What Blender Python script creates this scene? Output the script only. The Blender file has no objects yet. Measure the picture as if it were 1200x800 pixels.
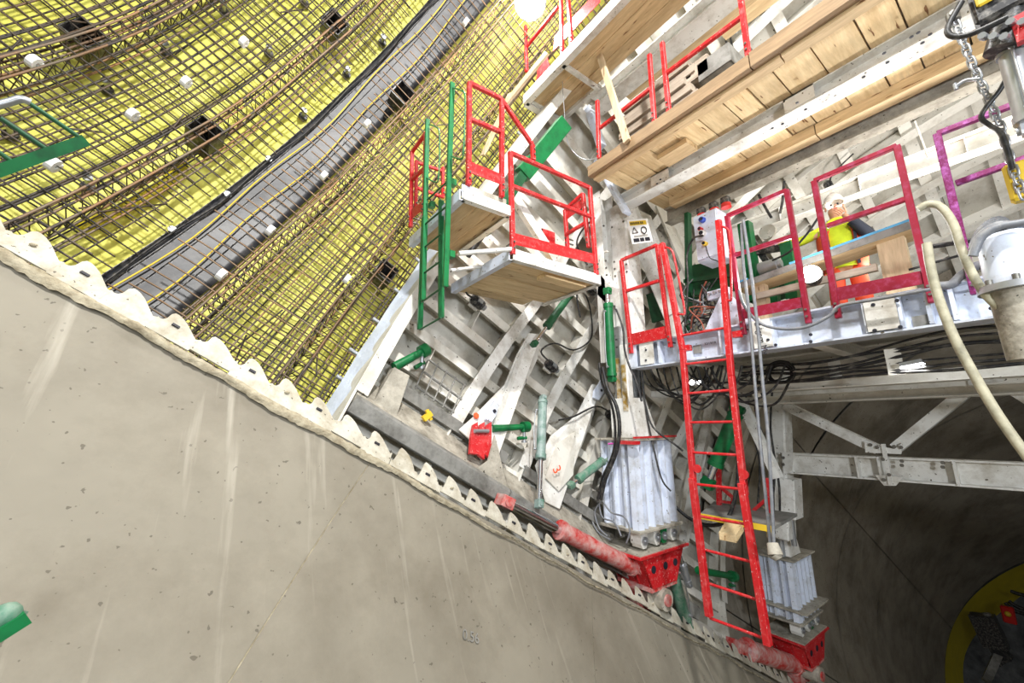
import bpy, math, random
import numpy as np
from mathutils import Vector, Matrix
random.seed(7)
S = bpy.context.scene
COL = S.collection
# ------------------------------------------------------------------ camera (14 mm wide angle, looking up 11 degrees)
F = 467.0
def _c(px, py): return np.array([px-600., -(py-400.), -F])
_z = _c(580, -1850); _z /= np.linalg.norm(_z)
_y = _c(255, 499); _y -= _y.dot(_z)*_z; _y /= np.linalg.norm(_y)
RW = np.array([np.cross(_y, _z), _y, _z])          # world axes: X, Y horizontal (plan of tunnel / across tunnel), Z up
cam = bpy.data.cameras.new('camera'); camo = bpy.data.objects.new('camera', cam); COL.objects.link(camo)
cam.sensor_width = 36; cam.lens = F/1200*36; cam.clip_start = 0.05; cam.clip_end = 200
camo.matrix_world = Matrix([list(RW[i])+[0.0] for i in range(3)]+[[0, 0, 0, 1]])
S.camera = camo
# ------------------------------------------------------------------ world, lights, exposure
W = bpy.data.worlds.new('world'); S.world = W; W.use_nodes = True
W.node_tree.nodes['Background'].inputs[0].default_value = (0.86, 0.93, 1.0, 1)
W.node_tree.nodes['Background'].inputs[1].default_value = 0.3
def area(name, loc, to, size, power, col=(1, 1, 1)):
    l = bpy.data.lights.new(name, 'AREA'); l.shape = 'DISK'; l.size = size; l.energy = power; l.color = col
    o = bpy.data.objects.new(name, l); COL.objects.link(o); o.location = loc
    o.rotation_euler = (Vector(to)-Vector(loc)).to_track_quat('-Z', 'Y').to_euler(); return o
def point(name, loc, power, r=0.1, col=(1, 1, 1)):
    l = bpy.data.lights.new(name, 'POINT'); l.energy = power; l.shadow_soft_size = r; l.color = col
    o = bpy.data.objects.new(name, l); COL.objects.link(o); o.location = loc; return o
area('fill_light_uptunnel', (-4.2, -3.2, 4.6), (3.2, 3.0, 1.5), 0.7, 400, (0.93, 0.96, 1.0))  # added general fill from behind the camera, out of view
area('fill_light_side', (0.2, -3.9, 0.9), (6.4, 2.2, -0.9), 0.6, 300, (0.9, 0.95, 1.0))  # added side fill to brighten the farther leg and truss
area('fill_light_overhead', (0.9, -0.6, 5.6), (1.6, 4.2, 0.3), 0.3, 640, (1.0, 0.98, 0.95))  # added light from above, aimed at the formwork side
S.view_settings.view_transform = 'Standard'; S.view_settings.look = 'None'
S.view_settings.exposure = -0.15; S.view_settings.gamma = 1; S.view_settings.use_curve_mapping = False
# ------------------------------------------------------------------ geometry helpers
TA = math.radians(30)
D = np.array([math.cos(TA), 0, -math.sin(TA)]); N = np.array([math.sin(TA), 0, math.cos(TA)]); YV = np.array([0, 1., 0]); XV = np.array([1., 0, 0]); ZV = np.array([0, 0, 1.])
YC, NC = -1.8, 3.0                                   # tunnel axis; radii: concrete 5.52, form skin 6.1, membrane 6.9
def at(px, py, X=None, Y=None, Z=None, n=None):      # point seen at (px, py) on a plane of the site
    r = RW @ _c(px, py)
    if X is not None: return r*X/r[0]
    if Y is not None: return r*Y/r[1]
    if Z is not None: return r*Z/r[2]
    return r*n/r.dot(N)
def cyl(d, th, r):
    t = math.radians(th); return d*D + YV*(YC+r*math.cos(t)) + N*(NC+r*math.sin(t))
def on_cyl(px, py, rad):
    r = RW @ _c(px, py); a = np.array([r[1], r.dot(N)]); c = np.array([YC, NC]); A = a.dot(a); B = -2*a.dot(c); C = c.dot(c)-rad*rad
    return r*(-B+math.sqrt(B*B-4*A*C))/(2*A)
def V3(p): return np.array([float(p[0]), float(p[1]), float(p[2])])
def nrm(v): v = V3(v); return v/ (np.linalg.norm(v)+1e-12)
class MB:
    def __init__(s): s.v = []; s.f = []; s.sm = []; s.mi = []; s.cur = 0
    def add(s, vs, fs, smooth=False):
        b = len(s.v); s.v += [tuple(V3(p)) for p in vs]
        for f in fs: s.f.append([b+i for i in f]); s.sm.append(smooth); s.mi.append(s.cur)
        return s
    def beam(s, p, q, w, h, up=ZV):                  # box from p to q, h along up, w sideways
        p, q = V3(p), V3(q); d = nrm(q-p); sd = nrm(np.cross(d, V3(up))); u = np.cross(sd, d)
        c = [(-1, -1), (1, -1), (1, 1), (-1, 1)]
        vs = [p+sd*w/2*a+u*h/2*b for a, b in c]+[q+sd*w/2*a+u*h/2*b for a, b in c]
        return s.add(vs, [[3, 2, 1, 0], [4, 5, 6, 7], [0, 1, 5, 4], [1, 2, 6, 5], [2, 3, 7, 6], [3, 0, 4, 7]])
    def box(s, lo, hi):
        lo, hi = V3(lo), V3(hi); m = (lo+hi)/2
        return s.beam((lo[0], m[1], m[2]), (hi[0], m[1], m[2]), hi[1]-lo[1], hi[2]-lo[2])
    def ibeam(s, p, q, w, h, t=.012, up=ZV):
        p, q = V3(p), V3(q); d = nrm(q-p); sd = nrm(np.cross(d, V3(up))); u = np.cross(sd, d)
        s.beam(p, q, t, h-2*t, up)
        for k in (-1, 1): s.beam(p+u*k*(h-t)/2, q+u*k*(h-t)/2, w, t, up)
        return s
    def chan(s, p, q, w, h, side=1, t=.01, up=ZV):   # channel, web on one side
        p, q = V3(p), V3(q); d = nrm(q-p); sd = nrm(np.cross(d, V3(up))); u = np.cross(sd, d)
        s.beam(p+sd*side*(w-t)/2, q+sd*side*(w-t)/2, t, h-2*t, up)
        for k in (-1, 1): s.beam(p+u*k*(h-t)/2, q+u*k*(h-t)/2, w, t, up)
        return s
    def tube(s, p, q, r, r2=None, seg=12, cap=True):
        p, q = V3(p), V3(q); r2 = r if r2 is None else r2; d = nrm(q-p)
        a = nrm(np.cross(d, ZV if abs(d[2]) < .9 else XV)); b = np.cross(d, a)
        vs = []
        for c, rr in ((p, r), (q, r2)):
            for i in range(seg):
                t = 2*math.pi*i/seg; vs.append(c+a*rr*math.cos(t)+b*rr*math.sin(t))
        s.add(vs, [[i, (i+1) % seg, seg+(i+1) % seg, seg+i] for i in range(seg)], True)
        if cap: s.add(vs[:seg], [list(range(seg))[::-1]]); s.add(vs[seg:], [list(range(seg))])
        return s
    def path(s, pts, r, seg=6, sub=5, closed=False):
        P = [V3(p) for p in pts]
        if sub > 1 and len(P) > 2:
            Q = []
            n = len(P); rng = range(n if closed else n-1)
            for i in rng:
                p0 = P[(i-1) % n] if (closed or i > 0) else P[0]; p1 = P[i]; p2 = P[(i+1) % n]; p3 = P[(i+2) % n] if (closed or i+2 < n) else P[-1]
                for k in range(sub):
                    t = k/sub; Q.append(.5*((2*p1)+(-p0+p2)*t+(2*p0-5*p1+4*p2-p3)*t*t+(-p0+3*p1-3*p2+p3)*t**3))
            if not closed: Q.append(P[-1])
            P = Q
        n = len(P); vs = []; a = None
        for i, p in enumerate(P):
            if closed: d = nrm(P[(i+1) % n]-P[i-1])
            else: d = nrm(P[min(i+1, n-1)]-P[max(i-1, 0)])
            if a is None: a = nrm(np.cross(d, ZV if abs(d[2]) < .9 else XV))
            a = nrm(a-d*a.dot(d)); b = np.cross(d, a)
            for k in range(seg):
                t = 2*math.pi*k/seg; vs.append(p+a*r*math.cos(t)+b*r*math.sin(t))
        m = n if closed else n-1
        s.add(vs, [[i*seg+k, i*seg+(k+1) % seg, ((i+1) % n)*seg+(k+1) % seg, ((i+1) % n)*seg+k] for i in range(m) for k in range(seg)], True)
        if not closed: s.add(vs[:seg], [list(range(seg))[::-1]]); s.add(vs[-seg:], [list(range(seg))])
        return s
    def prism(s, pts, vec, smooth=False):
        n = len(pts); P = [V3(p) for p in pts]; Q = [p+V3(vec) for p in P]
        s.add(P+Q, [list(range(n))[::-1], [n+i for i in range(n)]])
        return s.add(P+Q, [[i, (i+1) % n, n+(i+1) % n, n+i] for i in range(n)], smooth)
    def hex(s, p, d, r=.012, h=.01):                 # bolt head
        return s.tube(p, V3(p)+nrm(d)*h, r, seg=6)
    def ball(s, c, r, seg=10, rings=6, sc=(1, 1, 1)):
        vs = []; c = V3(c)
        for i in range(rings+1):
            ph = math.pi*i/rings
            for k in range(seg):
                t = 2*math.pi*k/seg; vs.append(c+np.array([math.sin(ph)*math.cos(t)*sc[0], math.sin(ph)*math.sin(t)*sc[1], math.cos(ph)*sc[2]])*r)
        return s.add(vs, [[i*seg+k, (i+1)*seg+k, (i+1)*seg+(k+1) % seg, i*seg+(k+1) % seg] for i in range(rings) for k in range(seg)], True)
    def grid(s, fn, nu, nv, smooth=True):
        vs = [fn(i/nu, j/nv) for i in range(nu+1) for j in range(nv+1)]
        return s.add(vs, [[i*(nv+1)+j, (i+1)*(nv+1)+j, (i+1)*(nv+1)+j+1, i*(nv+1)+j+1] for i in range(nu) for j in range(nv)], smooth)
    def build(s, name, mat, parent=None, bevel=0, label=None, solid=0):
        o0 = V3(parent.location) if parent is not None and parent.type == 'EMPTY' else None
        if parent is not None and o0 is None: o0 = V3(parent['_o'])
        if o0 is None:
            o0 = np.mean(np.array(s.v), axis=0)
        me = bpy.data.meshes.new(name); me.from_pydata([tuple(V3(v)-o0) for v in s.v], [], s.f)
        me.polygons.foreach_set('use_smooth', s.sm); me.polygons.foreach_set('material_index', s.mi)
        for m in (mat if isinstance(mat, (list, tuple)) else [mat]): me.materials.append(m)
        me.update()
        o = bpy.data.objects.new(name, me); COL.objects.link(o); o['_o'] = [float(x) for x in o0]
        if parent is not None: o.parent = parent
        else: o.location = o0
        if bevel:
            b = o.modifiers.new('bevel', 'BEVEL'); b.width = bevel; b.segments = 1; b.limit_method = 'ANGLE'
        if solid:
            b = o.modifiers.new('solid', 'SOLIDIFY'); b.thickness = solid
        if label: o['label'] = label
        return o
def tag(o, label=None, cat=None, group=None, kind=None):
    if label: o['label'] = label
    if cat: o['category'] = cat
    if group: o['group'] = group
    if kind: o['kind'] = kind
    return o
def thing(name, loc, label=None, cat=None, group=None, kind=None):
    o = bpy.data.objects.new(name, None); COL.objects.link(o); o.location = tuple(V3(loc)); o.empty_display_size = .1
    return tag(o, label, cat, group, kind)
def text_obj(name, body, mat, origin, xdir, ydir, size, parent=None, thick=0.0015):
    c = bpy.data.curves.new(name, 'FONT'); c.body = body; c.size = size; c.extrude = thick; c.align_x = 'CENTER'; c.align_y = 'CENTER'
    t = bpy.data.objects.new(name, c); me = bpy.data.meshes.new_from_object(t); bpy.data.objects.remove(t)
    x = nrm(xdir); y = nrm(V3(ydir)-x*V3(ydir).dot(x)); z = np.cross(x, y)
    M = np.array([x, y, z]).T
    mb = MB(); mb.add([M @ V3(v.co)+V3(origin) for v in me.vertices], [list(p.vertices) for p in me.polygons])
    return mb.build(name, mat, parent)
# ------------------------------------------------------------------ materials
MATS = {}
def mat(name, col, rough=.5, metal=0., dirt=None, dirt_amt=.3, dscale=6., var=.08, vscale=3., bump=0., bscale=30., stretch=(1, 1, 1), spots=None, spot_amt=.0, spot_scale=40., rnd=0., coat=0.):
    m = bpy.data.materials.new(name); m.use_nodes = True; nt = m.node_tree; b = nt.nodes['Principled BSDF']
    L = nt.links.new; nn = nt.nodes.new
    tc = nn('ShaderNodeTexCoord'); mp = nn('ShaderNodeMapping'); mp.inputs['Scale'].default_value = stretch; L(tc.outputs['Object'], mp.inputs[0])
    def noise(sc, det=4, ro=.6):
        n = nn('ShaderNodeTexNoise'); n.inputs['Scale'].default_value = sc; n.inputs['Detail'].default_value = det; n.inputs['Roughness'].default_value = ro; L(mp.outputs[0], n.inputs['Vector']); return n
    def ramp(n, a, c):
        r = nn('ShaderNodeMapRange'); r.inputs[1].default_value = a; r.inputs[2].default_value = c; r.clamp = True; L(n.outputs[0], r.inputs[0]); return r
    def mix(fac, A, B, mode='MIX'):
        x = nn('ShaderNodeMix'); x.data_type = 'RGBA'; x.blend_type = mode
        if isinstance(fac, float): x.inputs[0].default_value = fac
        else: L(fac, x.inputs[0])
        for k, q in ((6, A), (7, B)):
            if isinstance(q, tuple): x.inputs[k].default_value = (*q, 1)
            else: L(q, x.inputs[k])
        return x.outputs[2]
    v = ramp(noise(vscale), .3, .7)
    out = mix(v.outputs[0], tuple(max(0, c*(1-var)) for c in col), tuple(min(1, c*(1+var)) for c in col))
    if dirt:
        r = ramp(noise(dscale, 8, .7), .52-dirt_amt*.25, .8-dirt_amt*.2); out = mix(r.outputs[0], out, dirt)
    if spots:
        r = ramp(noise(spot_scale, 2, .5), .72-spot_amt*.2, .74-spot_amt*.2); out = mix(r.outputs[0], out, spots)
    if rnd:
        oi = nn('ShaderNodeObjectInfo'); hs = nn('ShaderNodeHueSaturation'); mr = nn('ShaderNodeMapRange'); mr.inputs[3].default_value = 1-rnd; mr.inputs[4].default_value = 1+rnd
        L(oi.outputs['Random'], mr.inputs[0]); L(mr.outputs[0], hs.inputs['Value']); L(out, hs.inputs['Color']); out = hs.outputs[0]
    L(out, b.inputs['Base Color'])
    b.inputs['Roughness'].default_value = rough; b.inputs['Metallic'].default_value = metal; b.inputs['Coat Weight'].default_value = coat
    if bump:
        bp = nn('ShaderNodeBump'); bp.inputs['Strength'].default_value = bump; bp.inputs['Distance'].default_value = .01; L(noise(bscale, 5).outputs[0], bp.inputs['Height']); L(bp.outputs[0], b.inputs['Normal'])
    MATS[name] = m; return m
def srgb(r, g, b):
    f = lambda c: (c/255/12.92) if c <= 10 else ((c/255+.055)/1.055)**2.4
    return (f(r), f(g), f(b))
grime = srgb(95, 88, 76)
white = mat('white_paint', srgb(228, 227, 222), .45, dirt=srgb(168, 160, 145), dirt_amt=.28, dscale=4, var=.04, spots=grime, spot_amt=.1, spot_scale=28)
shellw = mat('formwork_paint', srgb(226, 223, 214), .45, dirt=srgb(176, 168, 152), dirt_amt=.32, dscale=2.4, var=.04, spots=grime, spot_amt=.08, spot_scale=24)
bluew = mat('bluish_white_paint', srgb(212, 220, 236), .4, dirt=srgb(170, 170, 168), dirt_amt=.2, dscale=5, var=.03, spots=grime, spot_amt=.06, spot_scale=30)
cement = mat('cement_splashed_steel', srgb(186, 180, 166), .8, dirt=srgb(118, 112, 100), dirt_amt=.55, dscale=5, var=.15, bump=.5, bscale=25, spots=srgb(70, 66, 58), spot_amt=.12, spot_scale=30)
greysteel = mat('grey_steel', srgb(140, 139, 134), .55, dirt=srgb(80, 78, 72), dirt_amt=.4, dscale=6, var=.1)
red = mat('red_paint', srgb(192, 28, 34), .4, dirt=srgb(206, 100, 98), dirt_amt=.1, dscale=18, var=.1, spots=srgb(215, 190, 185), spot_amt=.2, spot_scale=60)
purple = mat('crimson_paint', srgb(138, 18, 44), .4, dirt=srgb(160, 70, 105), dirt_amt=.12, dscale=20, var=.1)
magenta = mat('magenta_paint', srgb(118, 26, 84), .4, dirt=srgb(190, 110, 190), dirt_amt=.3, dscale=25, var=.1)
darkred = mat('worn_red_paint', srgb(190, 44, 40), .55, dirt=srgb(205, 185, 178), dirt_amt=.5, dscale=7, var=.15)
green = mat('green_paint', srgb(10, 112, 60), .4, dirt=srgb(8, 70, 38), dirt_amt=.3, dscale=8, var=.12)
dgreen = mat('dark_green_paint', srgb(24, 92, 54), .5, dirt=srgb(16, 50, 34), dirt_amt=.4, dscale=6, var=.15)
teal = mat('grimy_green_paint', srgb(70, 125, 100), .55, dirt=srgb(150, 158, 148), dirt_amt=.5, dscale=9, var=.2)
greycyl = mat('grey_green_paint', srgb(150, 165, 162), .5, dirt=srgb(60, 110, 90), dirt_amt=.45, dscale=8, var=.1)
chrome = mat('chrome', srgb(225, 228, 232), .18, 1.0, var=.03)
galv = mat('galvanised_steel', srgb(175, 178, 182), .4, .7, var=.12, vscale=12)
bolt = mat('bolt_steel', srgb(120, 118, 112), .45, .6, var=.1)
black = mat('black_rubber', srgb(28, 28, 30), .5, dirt=srgb(110, 106, 98), dirt_amt=.12, dscale=14, var=.1)
plastic = mat('black_plastic', srgb(30, 30, 33), .35, dirt=srgb(150, 146, 138), dirt_amt=.22, dscale=20, var=.1)
greyhose = mat('grey_cable', srgb(112, 115, 122), .5, dirt=srgb(150, 150, 148), dirt_amt=.3, dscale=20, var=.1)
beige = mat('beige_hose', srgb(176, 170, 146), .6, dirt=srgb(120, 116, 98), dirt_amt=.4, dscale=9, var=.12)
yellowc = mat('yellow_plastic', srgb(225, 190, 50), .5, var=.05)
yellowg = mat('yellow_grease', srgb(160, 125, 40), .4, dirt=srgb(225, 222, 210), dirt_amt=.5, dscale=14)
orange = mat('orange_spray', srgb(240, 96, 50), .6, var=.04)
pink = mat('pink_spray', srgb(220, 90, 190), .6, var=.04)
ink = mat('black_ink', srgb(35, 35, 45), .6, var=.02)
paper = mat('paper_label', srgb(238, 238, 236), .5, var=.02)
redbeacon = mat('red_plastic', srgb(200, 40, 35), .3, var=.03)
cable_orange = mat('orange_cable', srgb(150, 80, 60), .5, var=.05)
hivisy = mat('yellow_shirt', srgb(205, 222, 40), .8, var=.12, vscale=14)
hiviso = mat('orange_vest', srgb(235, 84, 50), .7, var=.1, vscale=12)
navy = mat('dark_jacket', srgb(38, 42, 55), .8, var=.1)
skin = mat('skin', srgb(205, 150, 120), .5, var=.06, vscale=10)
bluefoam = mat('blue_edge', srgb(95, 175, 220), .6, var=.05)
bandblack = mat('black_waterstop', srgb(36, 37, 42), .4, dirt=srgb(74, 72, 70), dirt_amt=.2, dscale=5, var=.15, bump=.25, bscale=5)
comb = mat('white_comb_plate', srgb(196, 192, 178), .65, dirt=srgb(152, 142, 120), dirt_amt=.45, dscale=8, var=.06, bump=.2, spots=grime, spot_amt=.1, spot_scale=40)
mortar = mat('rough_mortar', srgb(182, 173, 150), .9, dirt=srgb(132, 121, 98), dirt_amt=.6, dscale=14, var=.12, bump=1.0, bscale=45)
rockdark = mat('sprayed_concrete_rock', srgb(112, 112, 110), .8, dirt=srgb(56, 56, 56), dirt_amt=.5, dscale=1.6, var=.25, bump=1, bscale=4)
def rustmat(name, c1, c2, c3):
    m = mat(name, c1, .6, .25, dirt=c2, dirt_amt=.5, dscale=2.2, var=.2, spots=c3, spot_amt=.7, spot_scale=6, rnd=.4); return m
rust = rustmat('rebar_steel', srgb(112, 100, 84), srgb(150, 108, 68), srgb(74, 66, 60))
rust2 = rustmat('dark_rebar_steel', srgb(72, 66, 60), srgb(104, 86, 66), srgb(46, 42, 40))
def woodmat(name, col, dark, stretch, knots=True):
    return mat(name, col, .7, dirt=dark, dirt_amt=.45, dscale=1.6, var=.12, vscale=5, stretch=stretch, bump=.15, bscale=12, spots=srgb(120, 82, 48) if knots else None, spot_amt=.1, spot_scale=3.2, rnd=.13)
wood_x = woodmat('pine_board_x', srgb(222, 198, 154), srgb(190, 160, 114), (1.2, 9, 9))
wood_y = woodmat('pine_board_y', srgb(212, 186, 144), srgb(176, 146, 106), (9, 1.2, 9))
wood_z = woodmat('pine_board_z', srgb(212, 190, 156), srgb(176, 152, 120), (9, 9, 1.2))
wood_fascia = woodmat('fascia_pine', srgb(150, 124, 92), srgb(120, 97, 70), (9, 1.2, 9))  # darker pine: the weak light on the fascia is put into its colour
wood_grey = woodmat('weathered_board', srgb(170, 158, 142), srgb(128, 116, 102), (9, 1.2, 9))
# concrete with streaks, pores and stains
def concrete(name, col, dark, pore=.5, streak=1.0):
    m = mat(name, col, .72, dirt=dark, dirt_amt=.35, dscale=1.1, var=.09, vscale=1.7, bump=.12, bscale=60, spots=srgb(96, 90, 78), spot_amt=pore, spot_scale=26)
    nt = m.node_tree; L = nt.links.new; b = nt.nodes['Principled BSDF']; src = b.inputs['Base Color'].links[0].from_socket
    tc = nt.nodes.new('ShaderNodeTexCoord'); mp = nt.nodes.new('ShaderNodeMapping'); mp.inputs['Rotation'].default_value = (0, TA, 0); mp.inputs['Scale'].default_value = (7, .45, .45)
    n = nt.nodes.new('ShaderNodeTexNoise'); n.inputs['Scale'].default_value = 1.6; n.inputs['Detail'].default_value = 6; L(tc.outputs['Object'], mp.inputs[0]); L(mp.outputs[0], n.inputs['Vector'])
    r = nt.nodes.new('ShaderNodeMapRange'); r.inputs[1].default_value = .60; r.inputs[2].default_value = .85; r.inputs[4].default_value = .6*streak; L(n.outputs[0], r.inputs[0])
    x = nt.nodes.new('ShaderNodeMix'); x.data_type = 'RGBA'; L(r.outputs[0], x.inputs[0]); L(src, x.inputs[6]); x.inputs[7].default_value = (*srgb(206, 200, 186), 1); L(x.outputs[2], b.inputs['Base Color']); return m
conc = concrete('cast_concrete', srgb(135, 129, 115), srgb(112, 105, 91), .12)
conc2 = concrete('old_lining_concrete', srgb(158, 150, 136), srgb(104, 97, 84), .2, .6)
# yellow membrane
memb = mat('yellow_membrane', srgb(230, 226, 108), .6, dirt=srgb(212, 204, 84), dirt_amt=.3, dscale=1.2, var=.05, bump=.9, bscale=1.6)
memb2 = mat('yellow_membrane_strip', srgb(196, 178, 34), .5, var=.08, bump=.6, bscale=3)
def emit(name, col, st):
    m = bpy.data.materials.new(name); m.use_nodes = True; b = m.node_tree.nodes['Principled BSDF']; b.inputs['Emission Color'].default_value = (*col, 1); b.inputs['Emission Strength'].default_value = st; b.inputs['Base Color'].default_value = (*col, 1); return m
lampglow = emit('lamp_glow', (1, .98, .95), 60)
# ================================================================== THE TUNNEL
wall = thing('wall_left', cyl(0, -40, 5.5), 'grey cast concrete side wall with faint joints below the notched strip', None, kind='structure')
def skewed(d, th): return d + (th+30)*0.02
cuts = [-8, .915, 3.43, 6.0, 8.6]
for a, b in zip(cuts[:-1], cuts[1:]):
    g = .004
    mb = MB()
    th0, th1 = -78, -29.6
    nu = max(2, int((b-a)*4)); nv = 24
    fn = lambda u, v: cyl(skewed(a+g+(b-a-2*g)*u, th0+(th1-th0)*v), th0+(th1-th0)*v, 5.52)
    mb.grid(lambda u, v: fn(u, v), nu, nv)
    for e in (0, 1): mb.grid(lambda u, v, e=e: cyl(skewed((a+g, b-g)[e], th0+(th1-th0)*u), th0+(th1-th0)*u, 5.52+.12*v), nv, 1, False)
    mb.grid(lambda u, v: cyl(a+g+(b-a-2*g)*u, -29.6, 5.52+.9*v), nu, 2, False)
    mb.build('concrete_panel', conc, wall)
mb = MB()
for a in cuts[1:-1]: mb.grid(lambda u, v: cyl(skewed(a-.03+.06*v, -78+48.2*u), -78+48.2*u, 5.526), 24, 1)
mb.build('pour_joint', mortar, wall)
fl = MB(); fl.prism([cyl(-9, -35, 6)*0+D*dd+YV*yy+N*-1.9 for dd, yy in ((-9, -4.6), (20, -4.6), (20, 1.2), (-9, 1.2))], N*-.2)
tag(fl.build('floor', conc2), 'grey concrete tunnel invert', None, kind='structure')
# dark finished lining beyond the formwork, with ring joints
far = thing('wall_far', cyl(7.6, 0, 6.0), 'dark unlit finished concrete lining of the tunnel below the gantry', None, kind='structure')
for a, b, spans in ((7.05, 8.5, ((-80, -20), (-20, 41.5), (116, 180), (180, 280))), (8.52, 10.4, ((-80, -20), (-20, 20), (20, 63), (116, 180), (180, 280))),
                    (10.45, 13.4, ((-80, -20), (-20, 18), (18, 90), (90, 150), (150, 215), (215, 280))), (13.4, 16.4, ((-80, -20), (-20, 18), (18, 90), (90, 150), (150, 215), (215, 280))),
                    (16.4, 19.9, ((-80, -20), (-20, 18), (18, 90), (90, 150), (150, 215), (215, 280))), (19.9, 23.4, ((-80, -20), (-20, 18), (18, 90), (90, 150), (150, 215), (215, 280)))):
    for t0, t1 in spans:
        mb = MB(); mb.grid(lambda u, v: cyl(a+.012+(b-a-.024)*u, t0+.1+(t1-t0-.2)*v, 6.02), 3, 14)
        mb.build('lining_segment', conc2, far)
mb = MB(); mb.grid(lambda u, v: cyl(7.0+4*u, -80+121*v, 6.14), 2, 20).grid(lambda u, v: cyl(8.5+2*u, 41+22*v, 6.14), 1, 5).grid(lambda u, v: cyl(10.45+13*u, -80+360*v, 6.14), 2, 60); mb.build('joint_backing', greysteel, far)
ms = MB(); ms.grid(lambda u, v: cyl(23.4+1.5*u+.12*math.sin(9*v), -50+110*v, 6.0-.25*u+.1*math.sin(14*v)*u), 3, 40)
tag(ms.build('membrane_flap', memb2), 'yellow membrane strip around the far end of the dark lining', 'membrane')
ms = MB(); ms.grid(lambda u, v: cyl(24.0+1.5*u, -26+12*v, 5.7-.1*u), 2, 8)
tag(ms.build('white_sheet', paper), 'narrow white sheet hanging beside the far yellow membrane strip', 'sheet')
mb = MB()
rr = random.Random(3)
mb.grid(lambda u, v: D*(30+.5*rr.random()) + YV*(-10+18*u) + N*(-7+19*v), 22, 22, False)
mb.grid(lambda u, v: cyl(24+6*u, -90+360*v, 7.4+.2*rr.random()), 5, 48)
o = mb.build('wall_end', rockdark); tag(o, 'rough grey sprayed rock face beyond the yellow strip', None, kind='structure')
# membrane vault
mv = thing('wall_membrane', cyl(-2, 10, 6.9), 'bright yellow waterproofing membrane lining the vault behind the rebar', None, kind='structure')
rr = random.Random(11)
def wob(d, t): return .035*math.sin(d*2.3+t*.11)+.03*math.sin(d*5.1-t*.23)+.02*math.sin(t*.6+d)
edges = [-9, -6.2, -3.6, -1.25, 1.4, 4.2, 7.4, 10.6]
for a, b in zip(edges[:-1], edges[1:]):
    mb = MB(); mb.grid(lambda u, v: cyl(a+(b-a)*u, -34+150*v, 6.9+wob(a+(b-a)*u, -34+150*v)), max(4, int((b-a)*5)), 90); mb.build('membrane_sheet', memb, mv)
mb = MB(); mb.grid(lambda u, v: cyl(-9+19.5*u, 116+100*v, 6.9), 8, 30)
tag(mb.build('ceiling', shellw), 'pale far side of the tunnel vault', None, kind='structure')
mb = MB()
for i, (a, b) in enumerate([((128, 285), (180, 265)), ((180, 265), (215, 215))]): pass
P = [on_cyl(*q, 6.84) for q in ((95, 268), (140, 246), (185, 222), (215, 192))]
mb.path(P, .05, 6, 6); tag(mb.build('membrane_fold', memb2), 'crumpled orange-yellow fold of membrane behind the lower left rebar', 'membrane')
# black waterstop band
ws = thing('waterstop_band', cyl(-1.15, 0, 6.8), 'wide black waterstop band curving up the yellow vault between rebar mats', 'waterstop')
mb = MB(); mb.grid(lambda u, v: cyl(-1.42+.58*u, -31+135*v, 6.77+.006*math.sin(v*60)*(u > .4)), 8, 160); mb.build('band', bandblack, ws, solid=.01)
mb = MB()
for dd in (-1.42, -1.35, -1.22, -1.0):
    mb.grid(lambda u, v: cyl(dd+.012*u, -31+135*v, 6.77-.035*(1-abs(2*u-1))), 2, 110)
mb.build('rib', plastic, ws)
for dd, ph in ((-1.27, 0), (-1.06, 1.3)):
    mb = MB(); mb.path([cyl(dd+.025*math.sin(t*.33+ph), t, 6.71) for t in range(-30, 104, 4)], .008, 5, 2); mb.build('injection_hose', yellowc, ws)
mb = MB(); mb.path([cyl(-1.36+.02*math.sin(t*.5), t, 6.7) for t in range(-30, 104, 4)], .012, 5, 2); mb.build('injection_hose', black, ws)
# ------------------------------------------------------------------ rebar
rd = random.Random(5)
def hoop_mesh(name, r, rad, m, t0=-29.5, t1=104):
    mb = MB(); pts = [cyl(0, t0+(t1-t0)*i/44, r)-cyl(0, 0, r) for i in range(45)]; mb.path(pts, rad, 5, 1)
    me = bpy.data.meshes.new(name); me.from_pydata(mb.v, [], mb.f); me.polygons.foreach_set('use_smooth', mb.sm); me.materials.append(m); return me
def long_mesh(name, L, rad, m):
    mb = MB(); k = 10; pts = [D*(L*(i/k)) + N*.008*math.sin(i*1.7) for i in range(k+1)]; mb.path(pts, rad, 5, 1)
    me = bpy.data.meshes.new(name); me.from_pydata(mb.v, [], mb.f); me.polygons.foreach_set('use_smooth', mb.sm); me.materials.append(m); return me
def inst(name, me, loc, par, rot=None):
    o = bpy.data.objects.new(name, me); COL.objects.link(o); o.parent = par; o.location = tuple(V3(loc)-V3(par.location)); o['_o'] = [0., 0., 0.]
    if rot: o.rotation_euler = rot
    return o
def jit(a=.006): return np.array([rd.uniform(-a, a) for _ in range(3)])
front = thing('rebar_mat', cyl(-2, 0, 6.35), 'rusty rebar grid nearest the camera over the yellow vault', 'rebar')
back = thing('rebar_mat', cyl(-2, 0, 6.6), 'darker rebar grid close against the yellow membrane, behind the nearer grid', 'rebar')
hf = hoop_mesh('hoop_bar', 6.36, .0085, rust); hf2 = hoop_mesh('hoop_bar_dark', 6.34, .0095, rust2); hb = hoop_mesh('hoop_bar_back', 6.62, .007, rust2)
d = -4.9
while d < 1.0:
    if not (-1.48 < d < -.88):
        inst('hoop_bar', hf2 if rd.random() < (.65 if d < -1.2 else .3) else hf, cyl(d, 0, 6.36+rd.uniform(-.02, .02)), front, (0, 0, rd.uniform(-.004, .004)))
        if rd.random() < .35: inst('hoop_bar', hf2, cyl(d+.035, 0, 6.34+rd.uniform(-.03, .03)), front, (0, 0, rd.uniform(-.006, .006)))
    d += .135 + rd.uniform(-.02, .02)
d = -4.8
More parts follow.
